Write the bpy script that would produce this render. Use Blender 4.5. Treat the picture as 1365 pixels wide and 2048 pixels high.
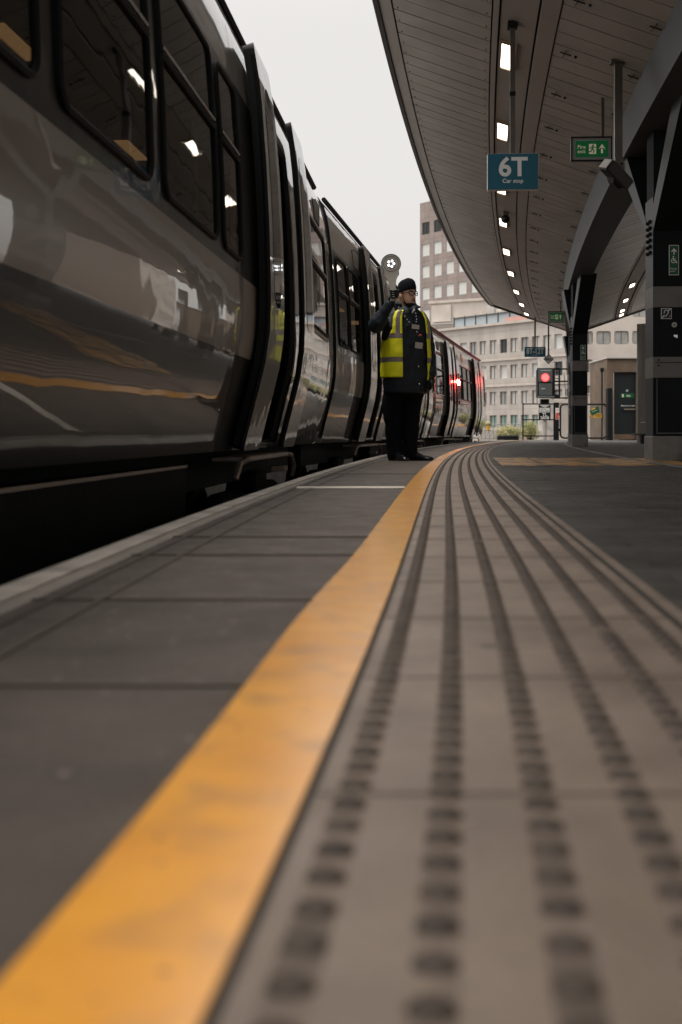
import bpy, math, random
from mathutils import Vector, Matrix
R = math.radians
random.seed(7)
scene = bpy.context.scene
col = scene.collection
for o in list(bpy.data.objects): bpy.data.objects.remove(o)

# ---------------------------------------------------------------- camera, world, sun, exposure
CAMH = .265; F = 2400.; CX = 682.; HY = 866.
cam = bpy.data.objects.new('camera', bpy.data.cameras.new('camera')); col.objects.link(cam)
cam.location = (0, 0, CAMH); cam.rotation_euler = (R(90), 0, 0)
cam.data.sensor_fit = 'VERTICAL'; cam.data.sensor_height = 36; cam.data.sensor_width = 24
cam.data.lens = F/2048*36; cam.data.shift_y = -(1024-HY)/2048
cam.data.clip_start = .02; cam.data.clip_end = 3000
cam.data.dof.use_dof = True; cam.data.dof.focus_distance = 11.35; cam.data.dof.aperture_fstop = 4.0
scene.camera = cam
w = bpy.data.worlds.new('World'); scene.world = w; w.use_nodes = True
nt = w.node_tree; nt.nodes.clear()
sky = nt.nodes.new('ShaderNodeTexSky'); sky.sky_type = 'NISHITA'; sky.sun_disc = False
sky.sun_elevation = R(76); sky.sun_rotation = R(-104); sky.dust_density = 4; sky.air_density = 1.2
hs = nt.nodes.new('ShaderNodeHueSaturation'); hs.inputs['Saturation'].default_value = .12
bg1 = nt.nodes.new('ShaderNodeBackground'); bg1.inputs[1].default_value = .05
bg2 = nt.nodes.new('ShaderNodeBackground'); bg2.inputs[0].default_value = (1, .955, .90, 1); bg2.inputs[1].default_value = .30
ad = nt.nodes.new('ShaderNodeAddShader'); wo = nt.nodes.new('ShaderNodeOutputWorld')
nt.links.new(sky.outputs[0], hs.inputs['Color']); nt.links.new(hs.outputs[0], bg1.inputs[0])
tcw = nt.nodes.new('ShaderNodeTexCoord'); sxy = nt.nodes.new('ShaderNodeSeparateXYZ'); nt.links.new(tcw.outputs['Generated'], sxy.inputs[0])
mrw = nt.nodes.new('ShaderNodeMapRange'); mrw.interpolation_type = 'SMOOTHSTEP'; mrw.inputs[1].default_value = .30; mrw.inputs[2].default_value = .85; mrw.inputs[3].default_value = .41; mrw.inputs[4].default_value = 1.45   # overcast sky: zenith about three times the horizon
nt.links.new(sxy.outputs[2], mrw.inputs[0]); nt.links.new(mrw.outputs[0], bg2.inputs[1])
nt.links.new(bg1.outputs[0], ad.inputs[0]); nt.links.new(bg2.outputs[0], ad.inputs[1]); nt.links.new(ad.outputs[0], wo.inputs[0])
sun = bpy.data.objects.new('sun', bpy.data.lights.new('sun', 'SUN')); col.objects.link(sun)
sun.data.energy = 1.5; sun.data.angle = R(11); sun.data.color = (1, .91, .80)
sun.rotation_euler = Vector((-.235, -.06, .97)).to_track_quat('Z', 'Y').to_euler()
scene.view_settings.view_transform = 'Standard'; scene.view_settings.look = 'None'
scene.view_settings.exposure = .45; scene.view_settings.gamma = 1
scene.render.engine = 'CYCLES'

# ---------------------------------------------------------------- materials
M = {}
def mat(name, c, rough=.6, metal=0, noise=0, nscale=4, bump=0, bscale=40, coat=0, coat_r=.03, coat_ior=1.5, emit=None, es=0,
        spec=.5, stretch=(1,1,1), brick=None, dirt=None, rnoise=0, wave=0, wscale=1.5, spots=None):
    m = bpy.data.materials.new(name); m.use_nodes = True; n = m.node_tree; L = n.links
    b = n.nodes['Principled BSDF']
    b.inputs['Base Color'].default_value = (*c, 1); b.inputs['Roughness'].default_value = rough
    b.inputs['Metallic'].default_value = metal; b.inputs['Specular IOR Level'].default_value = spec
    if coat: b.inputs['Coat Weight'].default_value = coat; b.inputs['Coat Roughness'].default_value = coat_r; b.inputs['Coat IOR'].default_value = coat_ior
    if emit: b.inputs['Emission Color'].default_value = (*emit, 1); b.inputs['Emission Strength'].default_value = es
    tc = n.nodes.new('ShaderNodeTexCoord'); mp = n.nodes.new('ShaderNodeMapping'); mp.inputs['Scale'].default_value = stretch
    L.new(tc.outputs['Object'], mp.inputs[0]); cur = None
    def N(scale, detail=6):
        t = n.nodes.new('ShaderNodeTexNoise'); t.inputs['Scale'].default_value = scale; t.inputs['Detail'].default_value = detail
        L.new(mp.outputs[0], t.inputs['Vector']); return t
    def ramp(src, p0, p1, c0, c1):
        r = n.nodes.new('ShaderNodeValToRGB'); L.new(src, r.inputs[0]); e = r.color_ramp.elements
        e[0].position = p0; e[1].position = p1; e[0].color = (*c0, 1); e[1].color = (*c1, 1); return r
    if noise:
        t = N(nscale); r = ramp(t.outputs[0], .3, .72, [x*(1-noise) for x in c], [min(1, x*(1+noise)) for x in c])
        cur = r.outputs[0]
    hgt = None
    if brick:
        bt = n.nodes.new('ShaderNodeTexBrick'); m2 = n.nodes.new('ShaderNodeMapping')
        m2.inputs['Rotation'].default_value = brick.get('rot', (0,0,0)); L.new(tc.outputs['Object'], m2.inputs[0]); L.new(m2.outputs[0], bt.inputs['Vector'])
        bt.inputs['Scale'].default_value = 1; bt.inputs['Brick Width'].default_value = brick['w']; bt.inputs['Row Height'].default_value = brick['h']
        bt.inputs['Mortar Size'].default_value = brick.get('m', .01); bt.offset = brick.get('off', .5); bt.inputs['Mortar Smooth'].default_value = .1
        v = brick.get('var', .12); g = brick.get('mort', .4)
        bt.inputs['Color1'].default_value = (1-v, 1-v, 1-v, 1); bt.inputs['Color2'].default_value = (1, 1, 1, 1); bt.inputs['Mortar'].default_value = (g, g, g, 1)
        mx = n.nodes.new('ShaderNodeMix'); mx.data_type = 'RGBA'; mx.blend_type = 'MULTIPLY'; mx.inputs[0].default_value = 1
        if cur: L.new(cur, mx.inputs[6])
        else: mx.inputs[6].default_value = (*c, 1)
        L.new(bt.outputs[0], mx.inputs[7]); cur = mx.outputs[2]; hgt = bt.outputs[1]
    if dirt:   # (colour, scale, lo, hi)
        t = N(dirt[1], 8); r = ramp(t.outputs[0], dirt[2], dirt[3], (0,0,0), (1,1,1))
        mx = n.nodes.new('ShaderNodeMix'); mx.data_type = 'RGBA'; L.new(r.outputs[0], mx.inputs[0])
        if cur: L.new(cur, mx.inputs[6])
        else: mx.inputs[6].default_value = (*c, 1)
        mx.inputs[7].default_value = (*dirt[0], 1); cur = mx.outputs[2]
    if spots:
        for sc_, th_, cc_ in spots:
            vo = n.nodes.new('ShaderNodeTexVoronoi'); vo.inputs['Scale'].default_value = sc_; L.new(tc.outputs['Object'], vo.inputs['Vector'])
            r = ramp(vo.outputs['Distance'], th_*.75, th_, (1,1,1), (0,0,0)); mx = n.nodes.new('ShaderNodeMix'); mx.data_type = 'RGBA'
            sepc = n.nodes.new('ShaderNodeSeparateColor'); L.new(vo.outputs['Color'], sepc.inputs[0]); gt = n.nodes.new('ShaderNodeMath'); gt.operation = 'GREATER_THAN'; gt.inputs[1].default_value = .6
            L.new(sepc.outputs[0], gt.inputs[0]); ml = n.nodes.new('ShaderNodeMath'); ml.operation = 'MULTIPLY'; L.new(gt.outputs[0], ml.inputs[0]); L.new(r.outputs[0], ml.inputs[1]); L.new(ml.outputs[0], mx.inputs[0])
            if cur: L.new(cur, mx.inputs[6])
            else: mx.inputs[6].default_value = (*c, 1)
            mx.inputs[7].default_value = (*cc_, 1); cur = mx.outputs[2]
    if cur: L.new(cur, b.inputs['Base Color'])
    if rnoise:
        t = N(nscale*2.3); mr = n.nodes.new('ShaderNodeMapRange'); mr.inputs[1].default_value = .3; mr.inputs[2].default_value = .7
        mr.inputs[3].default_value = max(.02, rough-rnoise); mr.inputs[4].default_value = rough+rnoise
        L.new(t.outputs[0], mr.inputs[0]); L.new(mr.outputs[0], b.inputs['Roughness'])
    if bump or hgt or wave:
        prev = None
        def BP(src, s, d, inv=False):
            nonlocal prev
            bn = n.nodes.new('ShaderNodeBump'); bn.inputs['Strength'].default_value = s; bn.inputs['Distance'].default_value = d; bn.invert = inv
            L.new(src, bn.inputs['Height'])
            if prev: L.new(prev, bn.inputs['Normal'])
            prev = bn.outputs[0]
        if wave: BP(N(wscale, 2).outputs[0], 1, wave)
        if bump: BP(N(bscale, 4).outputs[0], bump, .01)
        if hgt: BP(hgt, .6, .006, True)
        L.new(prev, b.inputs['Normal'])
        if coat: L.new(prev, b.inputs['Coat Normal'])
    M[name] = m; return m

mat('asphalt', (.070,.056,.047), .6, noise=.28, nscale=5, bump=.5, bscale=140, rnoise=.12, dirt=((.07,.058,.05), 1.3, .5, .8), spots=((5, .10, (.06,.05,.045)), (34, .16, (.22,.19,.16)), (60, .2, (.05,.04,.035))))
mat('setts', (.062,.057,.053), .55, noise=.3, nscale=2.5, bump=.3, bscale=60, rnoise=.16, brick=dict(w=.22, h=.11, m=.006, var=.35, mort=.45, rot=(0,0,R(7))), dirt=((.12,.1,.085), .7, .52, .8), spots=((3.5, .1, (.10,.09,.08)),))
mat('tactile', (.22,.172,.142), .46, coat=.25, coat_r=.35, coat_ior=1.5, noise=.16, nscale=5, bump=.2, bscale=150, rnoise=.15, dirt=((.15,.12,.10), 3.5, .46, .7), spots=((4, .09, (.10,.085,.075)), (45, .17, (.16,.13,.11))))
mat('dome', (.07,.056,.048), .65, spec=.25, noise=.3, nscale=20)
mat('tactile_row_dark', (.165,.128,.105), .6, noise=.45, nscale=14, bump=.2, bscale=80); mat('joint', (.03,.026,.023), .9); mat('joint_soft', (.085,.070,.058), .8)
mat('yellow_paint', (.96,.40,.03), .4, coat=1, coat_r=.2, coat_ior=1.9, noise=.14, nscale=6, bump=.03, bscale=60, rnoise=.12, dirt=((.62,.29,.06), 16, .5, .75), spots=((38, .13, (.3,.16,.06)),))
mat('worn_yellow', (.55,.29,.09), .36, noise=.2, nscale=6, bump=.15, bscale=80, dirt=((.09,.075,.06), 6.0, .45, .56), stretch=(1.1,.30,1))
mat('white_paint', (.62,.57,.51), .5, noise=.15, nscale=8, dirt=((.25,.21,.18), 5, .5, .75))
mat('concrete_edge', (.3,.27,.24), .7, noise=.2, nscale=5, bump=.3, bscale=60)
mat('ballast', (.05,.045,.04), .95, noise=.5, nscale=30, bump=.8, bscale=25)
mat('steel_rail', (.2,.17,.15), .35, metal=.8)
mat('platform_wall', (.07,.065,.06), .9, noise=.3, nscale=2)
# train
mat('paint_light', (.36,.33,.30), .28, coat=1, coat_r=.02, coat_ior=1.9, wave=.004, wscale=1.5, noise=.04, nscale=1)
mat('paint_dark', (.004,.006,.008), .35, coat=1, coat_r=.02, coat_ior=1.55, wave=.0035, wscale=1.6)
mat('paint_matte', (.26,.235,.21), .55, noise=.08)
mat('matte_black', (.004,.006,.007), .6, spec=.2)
mat('leaf_paint', (.34,.34,.335), .3, coat=1, coat_r=.02, coat_ior=1.7, wave=.003, wscale=3)
mat('band_black', (.005,.006,.007), .3, coat=.6, coat_r=.03, coat_ior=1.35, spec=.2, wave=.006, wscale=3)
mat('rubber', (.004,.005,.006), .6, spec=.25)
mat('roof_grey', (.12,.12,.12), .6, noise=.2)
mat('under_black', (.004,.0055,.006), .75, noise=.4, nscale=6, bump=.3, bscale=30, spec=.2)
mat('step_plate', (.3,.24,.2), .45, metal=.5, noise=.2, nscale=15)
mat('frame_metal', (.34,.30,.27), .25, metal=.85)
mat('interior', (.05,.045,.04), .7); mat('seat_fabric', (.03,.05,.09), .85); mat('warm_lamp', (1,.8,.5), emit=(1,.62,.3), es=.4)
mat('grab_pole', (.5,.33,.08), .35)
g = mat('window_glass', (.01,.012,.012),   .02, wave=.0008, wscale=2.5); n = g.node_tree; b = n.nodes['Principled BSDF']; b.inputs['IOR'].default_value = 1.6
tr = n.nodes.new('ShaderNodeBsdfTransparent'); tr.inputs[0].default_value = (.55,.5,.42,1); mx = n.nodes.new('ShaderNodeMixShader'); mx.inputs[0].default_value = .72
n.links.new(tr.outputs[0], mx.inputs[1]); n.links.new(b.outputs[0], mx.inputs[2]); n.links.new(mx.outputs[0], n.nodes['Material Output'].inputs[0])
mat('dark_glass', (.008,.010,.011), .03, wave=.001, wscale=2.5, spec=.7)
mat('orange_mark', (.8,.35,.05), .5)
# canopy
mat('soffit', (.42,.39,.36), .5, noise=.12, nscale=1.6, rnoise=.1, bump=.05, bscale=5)
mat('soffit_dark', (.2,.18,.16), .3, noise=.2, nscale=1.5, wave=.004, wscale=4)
mat('channel', (.36,.32,.29), .5, noise=.08, nscale=2)
mat('gap_dark', (.012,.011,.01), .9)
mat('fascia_grey', (.058,.061,.062), .5, noise=.12, nscale=1.5)
mat('fascia_white', (.55,.53,.5), .4)
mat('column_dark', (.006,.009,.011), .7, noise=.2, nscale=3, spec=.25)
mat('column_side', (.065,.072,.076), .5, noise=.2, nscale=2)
mat('band_grey', (.17,.163,.156), .5, noise=.15, nscale=6, dirt=((.12,.11,.1), 6, .55, .8))
mat('base_grey', (.21,.203,.195), .6, noise=.25, nscale=5, dirt=((.12,.11,.1), 6, .5, .75))
mat('lamp', (1,.95,.88), emit=(1,.9,.76), es=4.5)
mat('lamp_frame', (.35,.25,.17), .4)
mat('post_grey', (.13,.115,.1), .4, metal=.4, noise=.15)
mat('post_light', (.5,.45,.4), .35, metal=.3)
mat('sign_blue', (.008,.115,.18), .45); mat('sign_white', (.85,.85,.83), .5); mat('sign_green', (.005,.11,.045), .45)
mat('sign_green_lit', (.004,.10,.035), .4, emit=(.0,.25,.06), es=.08); mat('sign_cream', (.75,.66,.5), .4, emit=(.8,.7,.5), es=.12)
mat('sign_box', (.3,.31,.29), .45); mat('black', (.005,.006,.007), .55, spec=.3); mat('near_black_plastic', (.012,.013,.014), .3)
mat('sign_yellow', (.85,.48,.05), .5); mat('sign_red', (.7,.06,.035), .5); mat('sign_navy', (.012,.022,.035), .5)
mat('red_lamp', (1,.1,.05), emit=(1,.03,.05), es=1.5); mat('red_core', (1,.5,.5), emit=(1,.10,.11), es=1.1)
mat('signal_grey', (.08,.09,.09), .5, noise=.1)
# background
mat('facade', (.50,.455,.42), .85, noise=.12, nscale=.5, brick=dict(w=2.0, h=1.52, m=.025, var=.05, mort=.72, off=0, rot=(R(90),0,0)), dirt=((.33,.26,.22), .35, .52, .85))
mat('facade_plain', (.54,.485,.44), .85, noise=.12, nscale=.6, dirt=((.38,.31,.26), .4, .55, .85))
mat('facade_white', (.58,.525,.475), .8, noise=.1, nscale=.5, dirt=((.45,.38,.33), .5, .55, .85))
mat('tower_tile', (.33,.272,.25), .7, noise=.12, nscale=.6, brick=dict(w=1.1, h=1.1, m=.03, var=.10, mort=.62, off=0, rot=(R(90),0,0)))
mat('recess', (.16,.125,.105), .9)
mat('facade_glass', (.62,.60,.57), .12, noise=.2, nscale=.4); mat('blind', (.66,.66,.64), .6, noise=.06, nscale=.8)
mat('facade_glass_dark', (.05,.06,.065), .1, noise=.3, nscale=.3); mat('glass_green', (.30,.42,.38), .2, noise=.2, nscale=.5)
mat('glass_mid', (.38,.38,.37), .15, noise=.3, nscale=.6); mat('window_frame', (.09,.09,.09), .5)
mat('tower_dark', (.02,.024,.026), .3)
mat('balcony', (.42,.48,.52), .3); mat('pinkish', (.6,.35,.3), .7)
mat('brown_concrete', (.16,.115,.08), .85, noise=.25, nscale=2, bump=.3, bscale=20)
mat('door_navy', (.008,.014,.015), .5); mat('kick_plate', (.25,.17,.12), .4, metal=.5)
mat('clad_pillar', (.24,.225,.205), .35, noise=.12, nscale=2, stretch=(1,1,.2))
mat('pale_concrete', (.55,.51,.47), .8, noise=.15, nscale=3, dirt=((.35,.31,.28), 4, .5, .75))
mat('mesh_grey', (.33,.32,.30), .6); mat('leaf_a', (.16,.20,.05), .7, noise=.4, nscale=8); mat('leaf_b', (.42,.36,.17), .7, noise=.3, nscale=8); mat('twig', (.08,.06,.04), .9)
mat('ground_m', (.12,.11,.1), .95, noise=.2, nscale=.2)
# person
mat('jacket', (.011,.018,.028), .6, noise=.3, nscale=12, bump=.6, bscale=14, spec=.35); mat('trousers', (.003,.004,.006), .85, bump=.5, bscale=12, spec=.15)
mat('vest_yellow', (.93,.95,.01), .6, bump=.4, bscale=9, noise=.12, nscale=10); mat('reflective', (.22,.18,.175), .4, noise=.1, nscale=20)
mat('skin', (.80,.47,.33), .5, noise=.08, nscale=20); mat('knit', (.004,.005,.010), .9, spec=.2, bump=.5, bscale=150); mat('beard', (.022,.014,.011), .85, bump=.5, bscale=120)
mat('glove', (.012,.016,.018), .28); mat('shoe', (.008,.008,.009), .25); mat('lens', (.05,.045,.05), .05, spec=.8); mat('eye_white', (.6,.55,.5), .3); mat('lip', (.30,.13,.10), .5)
mat('baton_grey', (.62,.58,.51), .45); mat('baton_rim', (.22,.225,.22), .4); mat('led', (1,1,1), emit=(1,1,1), es=2.5); mat('chrome', (.5,.5,.52), .2, metal=1)
mat('card', (.45,.42,.38), .5); mat('dot', (.6,.62,.66), .4); mat('collar_in', (.35,.36,.38), .7)

# ---------------------------------------------------------------- helpers
class MB:
    def __init__(s): s.v = []; s.f = []; s.m = []
    def face(s, pts, mi=0):
        k = len(s.v); s.v += [tuple(p) for p in pts]; s.f.append(tuple(range(k, k+len(pts)))); s.m.append(mi)
    def raw(s, vs, fs, mi=0):
        k = len(s.v); s.v += [tuple(p) for p in vs]
        for f in fs: s.f.append(tuple(i+k for i in f)); s.m.append(mi)
    def box(s, x0, x1, y0, y1, z0, z1, mi=0, bev=0):
        if bev:
            b = bev; pr = []
            for z, e in ((z0, b), (z0+b, 0), (z1-b, 0), (z1, b)):
                xa, xb, ya, yb = x0+e, x1-e, y0+e, y1-e
                pr.append([(xa+b, ya, z), (xb-b, ya, z), (xb, ya+b, z), (xb, yb-b, z), (xb-b, yb, z), (xa+b, yb, z), (xa, yb-b, z), (xa, ya+b, z)])
            s.loft(pr, mi); return
        p = [(x0,y0,z0),(x1,y0,z0),(x1,y1,z0),(x0,y1,z0),(x0,y0,z1),(x1,y0,z1),(x1,y1,z1),(x0,y1,z1)]
        s.raw(p, [(3,2,1,0),(4,5,6,7),(0,1,5,4),(1,2,6,5),(2,3,7,6),(3,0,4,7)], mi)
    def loft(s, rings, mi=0, caps=True, closed=True):
        n = len(rings[0]); vs = [p for r in rings for p in r]; fs = []
        for i in range(len(rings)-1):
            for j in range(n if closed else n-1):
                a = i*n+j; b = i*n+(j+1) % n; fs.append((a, b, b+n, a+n))
        if caps: fs.append(tuple(range(n))[::-1]); fs.append(tuple((len(rings)-1)*n+j for j in range(n)))
        s.raw(vs, fs, mi)
    def tube(s, pts, r, mi=0, n=8, closed=False, radii=None):
        pts = [Vector(p) for p in pts]; rings = []; N = len(pts)
        u = None
        for i, p in enumerate(pts):
            if closed: d = pts[(i+1) % N]-pts[i-1]
            else: d = pts[min(i+1, N-1)]-pts[max(i-1, 0)]
            d.normalize()
            if u is None:
                u = d.cross(Vector((0, 0, 1)))
                if u.length < .05: u = d.cross(Vector((1, 0, 0)))
            else: u = u-d*u.dot(d)
            u.normalize(); q = d.cross(u); rr = radii[i] if radii else r
            rings.append([p+(u*math.cos(2*math.pi*k/n)+q*math.sin(2*math.pi*k/n))*rr for k in range(n)])
        if closed: rings.append(rings[0]); s.loft(rings, mi, caps=False)
        else: s.loft(rings, mi)
    def bar(s, a, b, wx, wy, mi=0):   # square bar between two points
        s.tube([a, b], wx*.7, mi, n=4)
    def sphere(s, c, r, mi=0, n=12, m=8, sc=(1,1,1)):
        rings = []
        for i in range(1, m):
            t = math.pi*i/m; rings.append([(c[0]+r*sc[0]*math.sin(t)*math.cos(2*math.pi*k/n), c[1]+r*sc[1]*math.sin(t)*math.sin(2*math.pi*k/n), c[2]-r*sc[2]*math.cos(t)) for k in range(n)])
        s.loft(rings, mi)
    def disc(s, c, r, mi=0, n=20, th=.004):   # faces -y
        a = [(c[0]+r*math.cos(2*math.pi*k/n), c[1], c[2]+r*math.sin(2*math.pi*k/n)) for k in range(n)]
        b = [(p[0], p[1]-th, p[2]) for p in a]; s.loft([a, b], mi)
    def poly(s, pts, y, mi=0, th=.002):       # extruded flat outline facing -y; pts (x,z)
        s.loft([[(p[0], y, p[1]) for p in pts], [(p[0], y-th, p[1]) for p in pts]], mi)
    def stroke(s, pts, wd, y, mi=0, th=.002):
        for a, b in zip(pts, pts[1:]):
            d = Vector((b[0]-a[0], b[1]-a[1])); 
            if d.length < 1e-6: continue
            d.normalize(); q = Vector((-d.y, d.x))*wd/2; e = d*wd*.35
            s.poly([(a[0]-q.x-e.x, a[1]-q.y-e.y), (b[0]-q.x+e.x, b[1]-q.y+e.y), (b[0]+q.x+e.x, b[1]+q.y+e.y), (a[0]+q.x-e.x, a[1]+q.y-e.y)], y, mi, th); th += .0003
    def xf(s, mtx): s.v = [tuple(mtx @ Vector(p)) for p in s.v]; return s
    def build(s, name, mats, parent=None, smooth=False, **k):
        me = bpy.data.meshes.new(name); me.from_pydata(s.v, [], s.f)
        if isinstance(mats, str): mats = [mats]
        for a in mats: me.materials.append(M[a])
        me.polygons.foreach_set('material_index', s.m)
        if smooth: me.polygons.foreach_set('use_smooth', [True]*len(me.polygons))
        me.update()
        o = bpy.data.objects.new(name, me); col.objects.link(o)
        if parent: o.parent = parent
        if smooth and smooth != 'all':
            try: me.set_sharp_from_angle(angle=R(smooth if smooth is not True else 35))
            except Exception: pass
        for kk, vv in k.items(): o[kk] = vv
        return o
def thing(name, label, cat, loc=(0,0,0), rz=0, group=None):
    o = bpy.data.objects.new(name, None); col.objects.link(o); o.location = loc; o.rotation_euler = (0, 0, rz)
    o.empty_display_size = .2; o['label'] = label; o['category'] = cat
    if group: o['group'] = group
    return o
def tag(o, label, cat, group=None):
    o['label'] = label; o['category'] = cat
    if group: o['group'] = group
    return o
def struct(o): o['kind'] = 'structure'; return o
def copy_tree(o, parent=None):
    c = o.copy(); col.objects.link(c)
    if parent: c.parent = parent
    for ch in list(o.children): copy_tree(ch, c)
    return c
def text(name, s, size, x, z, y, m, parent, align='CENTER', bold=0, th=.001, xs=1):
    cu = bpy.data.curves.new(name, 'FONT'); cu.body = s; cu.size = size; cu.align_x = align; cu.offset = bold; cu.extrude = th
    cu.resolution_u = 4
    t = bpy.data.objects.new(name, cu); col.objects.link(t); bpy.context.view_layer.update()
    me = bpy.data.meshes.new_from_object(t.evaluated_get(bpy.context.evaluated_depsgraph_get()))
    bpy.data.objects.remove(t)
    me.transform(Matrix.Translation((x, y, z)) @ Matrix.Rotation(R(90), 4, 'X') @ Matrix.Diagonal((xs, 1, 1, 1)))
    me.materials.clear(); me.materials.append(M[m])
    o = bpy.data.objects.new(name, me); col.objects.link(o); o.parent = parent; return o
def at(px, py, z):  # photo pixel at depth -> x, height
    return (px-CX)*z/F, CAMH+(HY-py)*z/F

# curve of the platform
def Bc(z): return .067*z+.00195*z*z
def B(z): return Bc(z)-.035-.088*math.exp(-max(z, 0)/1.5)
def EDGE(z): return Bc(z)-.66-.2*(1-math.exp(-max(z, 0)/6))
def head(z): return -math.atan(.067+.0039*z)
ZS = [-16+.5*i for i in range(32)]+[.1*i for i in range(60)]+[6+.4*i for i in range(101)]
ZS = [z for z in ZS if z <= 46.01]
def ribbon(name, f0, f1, h, m, z0=-16, z1=46, th=None):
    b = MB(); zs = [z0]+[z for z in ZS if z0 < z < z1]+[z1]
    t = th if th else .004
    b.loft([[(f0(z), z, h-t), (f1(z), z, h-t), (f1(z), z, h), (f0(z), z, h)] for z in zs])
    return struct(b.build(name, m))

# ---------------------------------------------------------------- ground, platform
b = MB(); b.face([(-1500,-300,-1.25),(1500,-300,-1.25),(1500,2500,-1.25),(-1500,2500,-1.25)]); struct(b.build('ground', 'ground_m'))
b = MB(); zs = [-16+i for i in range(66)]
b.loft([[(EDGE(z)-4.2, z, -1.24), (EDGE(z)-.02, z, -1.24), (EDGE(z)-.02, z, -1.15), (EDGE(z)-4.2, z, -1.15)] for z in zs]); struct(b.build('track_bed', 'ballast'))
b = MB(); zs = [z for z in ZS]
b.loft([[(EDGE(z)+.1, z, -1.24), (Bc(z)+9.5, z, -1.24), (Bc(z)+9.5, z, 0), (EDGE(z)+.1, z, 0)] for z in zs], 0); struct(b.build('platform', 'setts'))
b = MB()
b.loft([[(EDGE(z)+.05, z, -1.2), (EDGE(z)+.0996, z, -1.2), (EDGE(z)+.0996, z, -.101), (EDGE(z)+.05, z, -.101)] for z in zs], 0); struct(b.build('platform_wall', 'platform_wall'))
b = MB(); b.loft([[(EDGE(z), z, -.1), (EDGE(z)+.0996, z, -.1), (EDGE(z)+.0996, z, .0035), (EDGE(z), z, .0035)] for z in zs]); struct(b.build('coping_edge', 'concrete_edge'))
ribbon('coping_asphalt', lambda z: EDGE(z)+.0998, lambda z: B(z)-.101, .004, 'asphalt')
YW = .102
ribbon('yellow_line', lambda z: B(z)-YW-.012*math.exp(-((z-1.7)/.6)**2), lambda z: B(z)+.0, .009, 'yellow_paint', th=.0085)
ribbon('white_edge_line', lambda z: EDGE(z)+.003, lambda z: EDGE(z)+.062, .008, 'white_paint')
b = MB()
for off in (.125, .2):
    b.loft([[(EDGE(z)+off, z, .0045), (EDGE(z)+off+.012, z, .0045), (EDGE(z)+off+.012, z, .0065), (EDGE(z)+off, z, .0065)] for z in zs])
struct(b.build('drainage_groove', 'joint_soft'))
b = MB()
for z in (1.23, 1.865, 2.55, 3.0, 7.6, 12.5, 18):
    x0, x1 = EDGE(z)+.1, B(z)-.104; wd = .002 if z != 3.0 else .008
    b.loft([[(x0, z-wd+.004, .0045), (x0, z+wd+.004, .0045), (x0, z+wd+.004, .007), (x0, z-wd+.004, .007)], [(x1, z-wd, .0045), (x1, z+wd, .0045), (x1, z+wd, .007), (x1, z-wd, .007)]])
struct(b.build('paving_joint', 'joint_soft'))
b = MB(); z = 5.68; b.box(EDGE(z)+.13, B(z)-.104, z-.08, z+.08, .0045, .009); struct(b.build('white_cross_line', 'white_paint'))
ribbon('tactile_paving', lambda z: B(z)+.0005, lambda z: B(z)+.402, .006, 'tactile')
b = MB()
k = 0
while .41*k-2 < 40:
    z = .41*k-2.0+.4; k += 1
    if z > 30: break
    b.box(B(z)+.008, B(z)+.40, z-.002, z+.002, .0063, .0068, 1)
for off in (.402,):
    b.loft([[(B(z)+off, z, .001), (B(z)+off+.01, z, .001), (B(z)+off+.01, z, .0075), (B(z)+off, z, .0075)] for z in zs if z > -2])
b.loft([[(B(z)+.0008, z, .0065), (B(z)+.0065, z, .0065), (B(z)+.0065, z, .0072), (B(z)+.0008, z, .0072)] for z in zs if z > -2])
struct(b.build('slab_joint', ['joint', 'joint_soft']))
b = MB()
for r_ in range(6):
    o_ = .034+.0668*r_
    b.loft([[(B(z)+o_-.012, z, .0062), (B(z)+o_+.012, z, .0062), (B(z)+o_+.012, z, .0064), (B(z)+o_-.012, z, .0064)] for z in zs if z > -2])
struct(b.build('tactile_row_strip', 'tactile_row_dark'))  # darker brown strip running along each row of domes
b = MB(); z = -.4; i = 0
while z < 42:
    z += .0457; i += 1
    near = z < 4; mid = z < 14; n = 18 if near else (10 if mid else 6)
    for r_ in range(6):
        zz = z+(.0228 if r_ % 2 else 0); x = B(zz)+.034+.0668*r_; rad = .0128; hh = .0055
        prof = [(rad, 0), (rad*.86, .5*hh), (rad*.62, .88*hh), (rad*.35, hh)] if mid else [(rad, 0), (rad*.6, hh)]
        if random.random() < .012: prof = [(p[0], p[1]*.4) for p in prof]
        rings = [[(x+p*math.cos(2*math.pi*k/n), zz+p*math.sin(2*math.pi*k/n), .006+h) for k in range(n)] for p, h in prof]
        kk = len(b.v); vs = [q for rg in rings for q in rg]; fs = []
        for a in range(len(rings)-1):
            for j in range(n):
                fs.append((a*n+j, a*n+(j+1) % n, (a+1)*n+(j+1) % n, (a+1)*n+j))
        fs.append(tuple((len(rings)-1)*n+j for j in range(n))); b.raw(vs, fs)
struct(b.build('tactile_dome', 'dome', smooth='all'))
ribbon('tactile_kerb', lambda z: B(z)+.4125, lambda z: B(z)+.436, .005, 'tactile', z0=-2)
b = MB(); b.loft([[(Bc(z)+1.80, z, .0005), (Bc(z)+1.86, z, .0005), (Bc(z)+1.86, z, .007), (Bc(z)+1.80, z, .007)] for z in zs if z > 4]); struct(b.build('slot_drain', 'base_grey'))
b = MB()
for xa, xb, za, zb_ in ((1.31, 1.66, 9.6, 12.7), (1.67, 2.05, 9.65, 12.6), (2.06, 2.5, 9.7, 12.7), (2.51, 2.98, 9.8, 12.5)):
    b.loft([[(xa-.02, za, .0008), (xb-.02, za, .0008), (xb-.02, za, .004), (xa-.02, za, .004)], [(xa+.3, zb_, .0008), (xb+.3, zb_, .0008), (xb+.3, zb_, .004), (xa+.3, zb_, .004)]])
struct(b.build('painted_marking', 'worn_yellow'))
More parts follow.
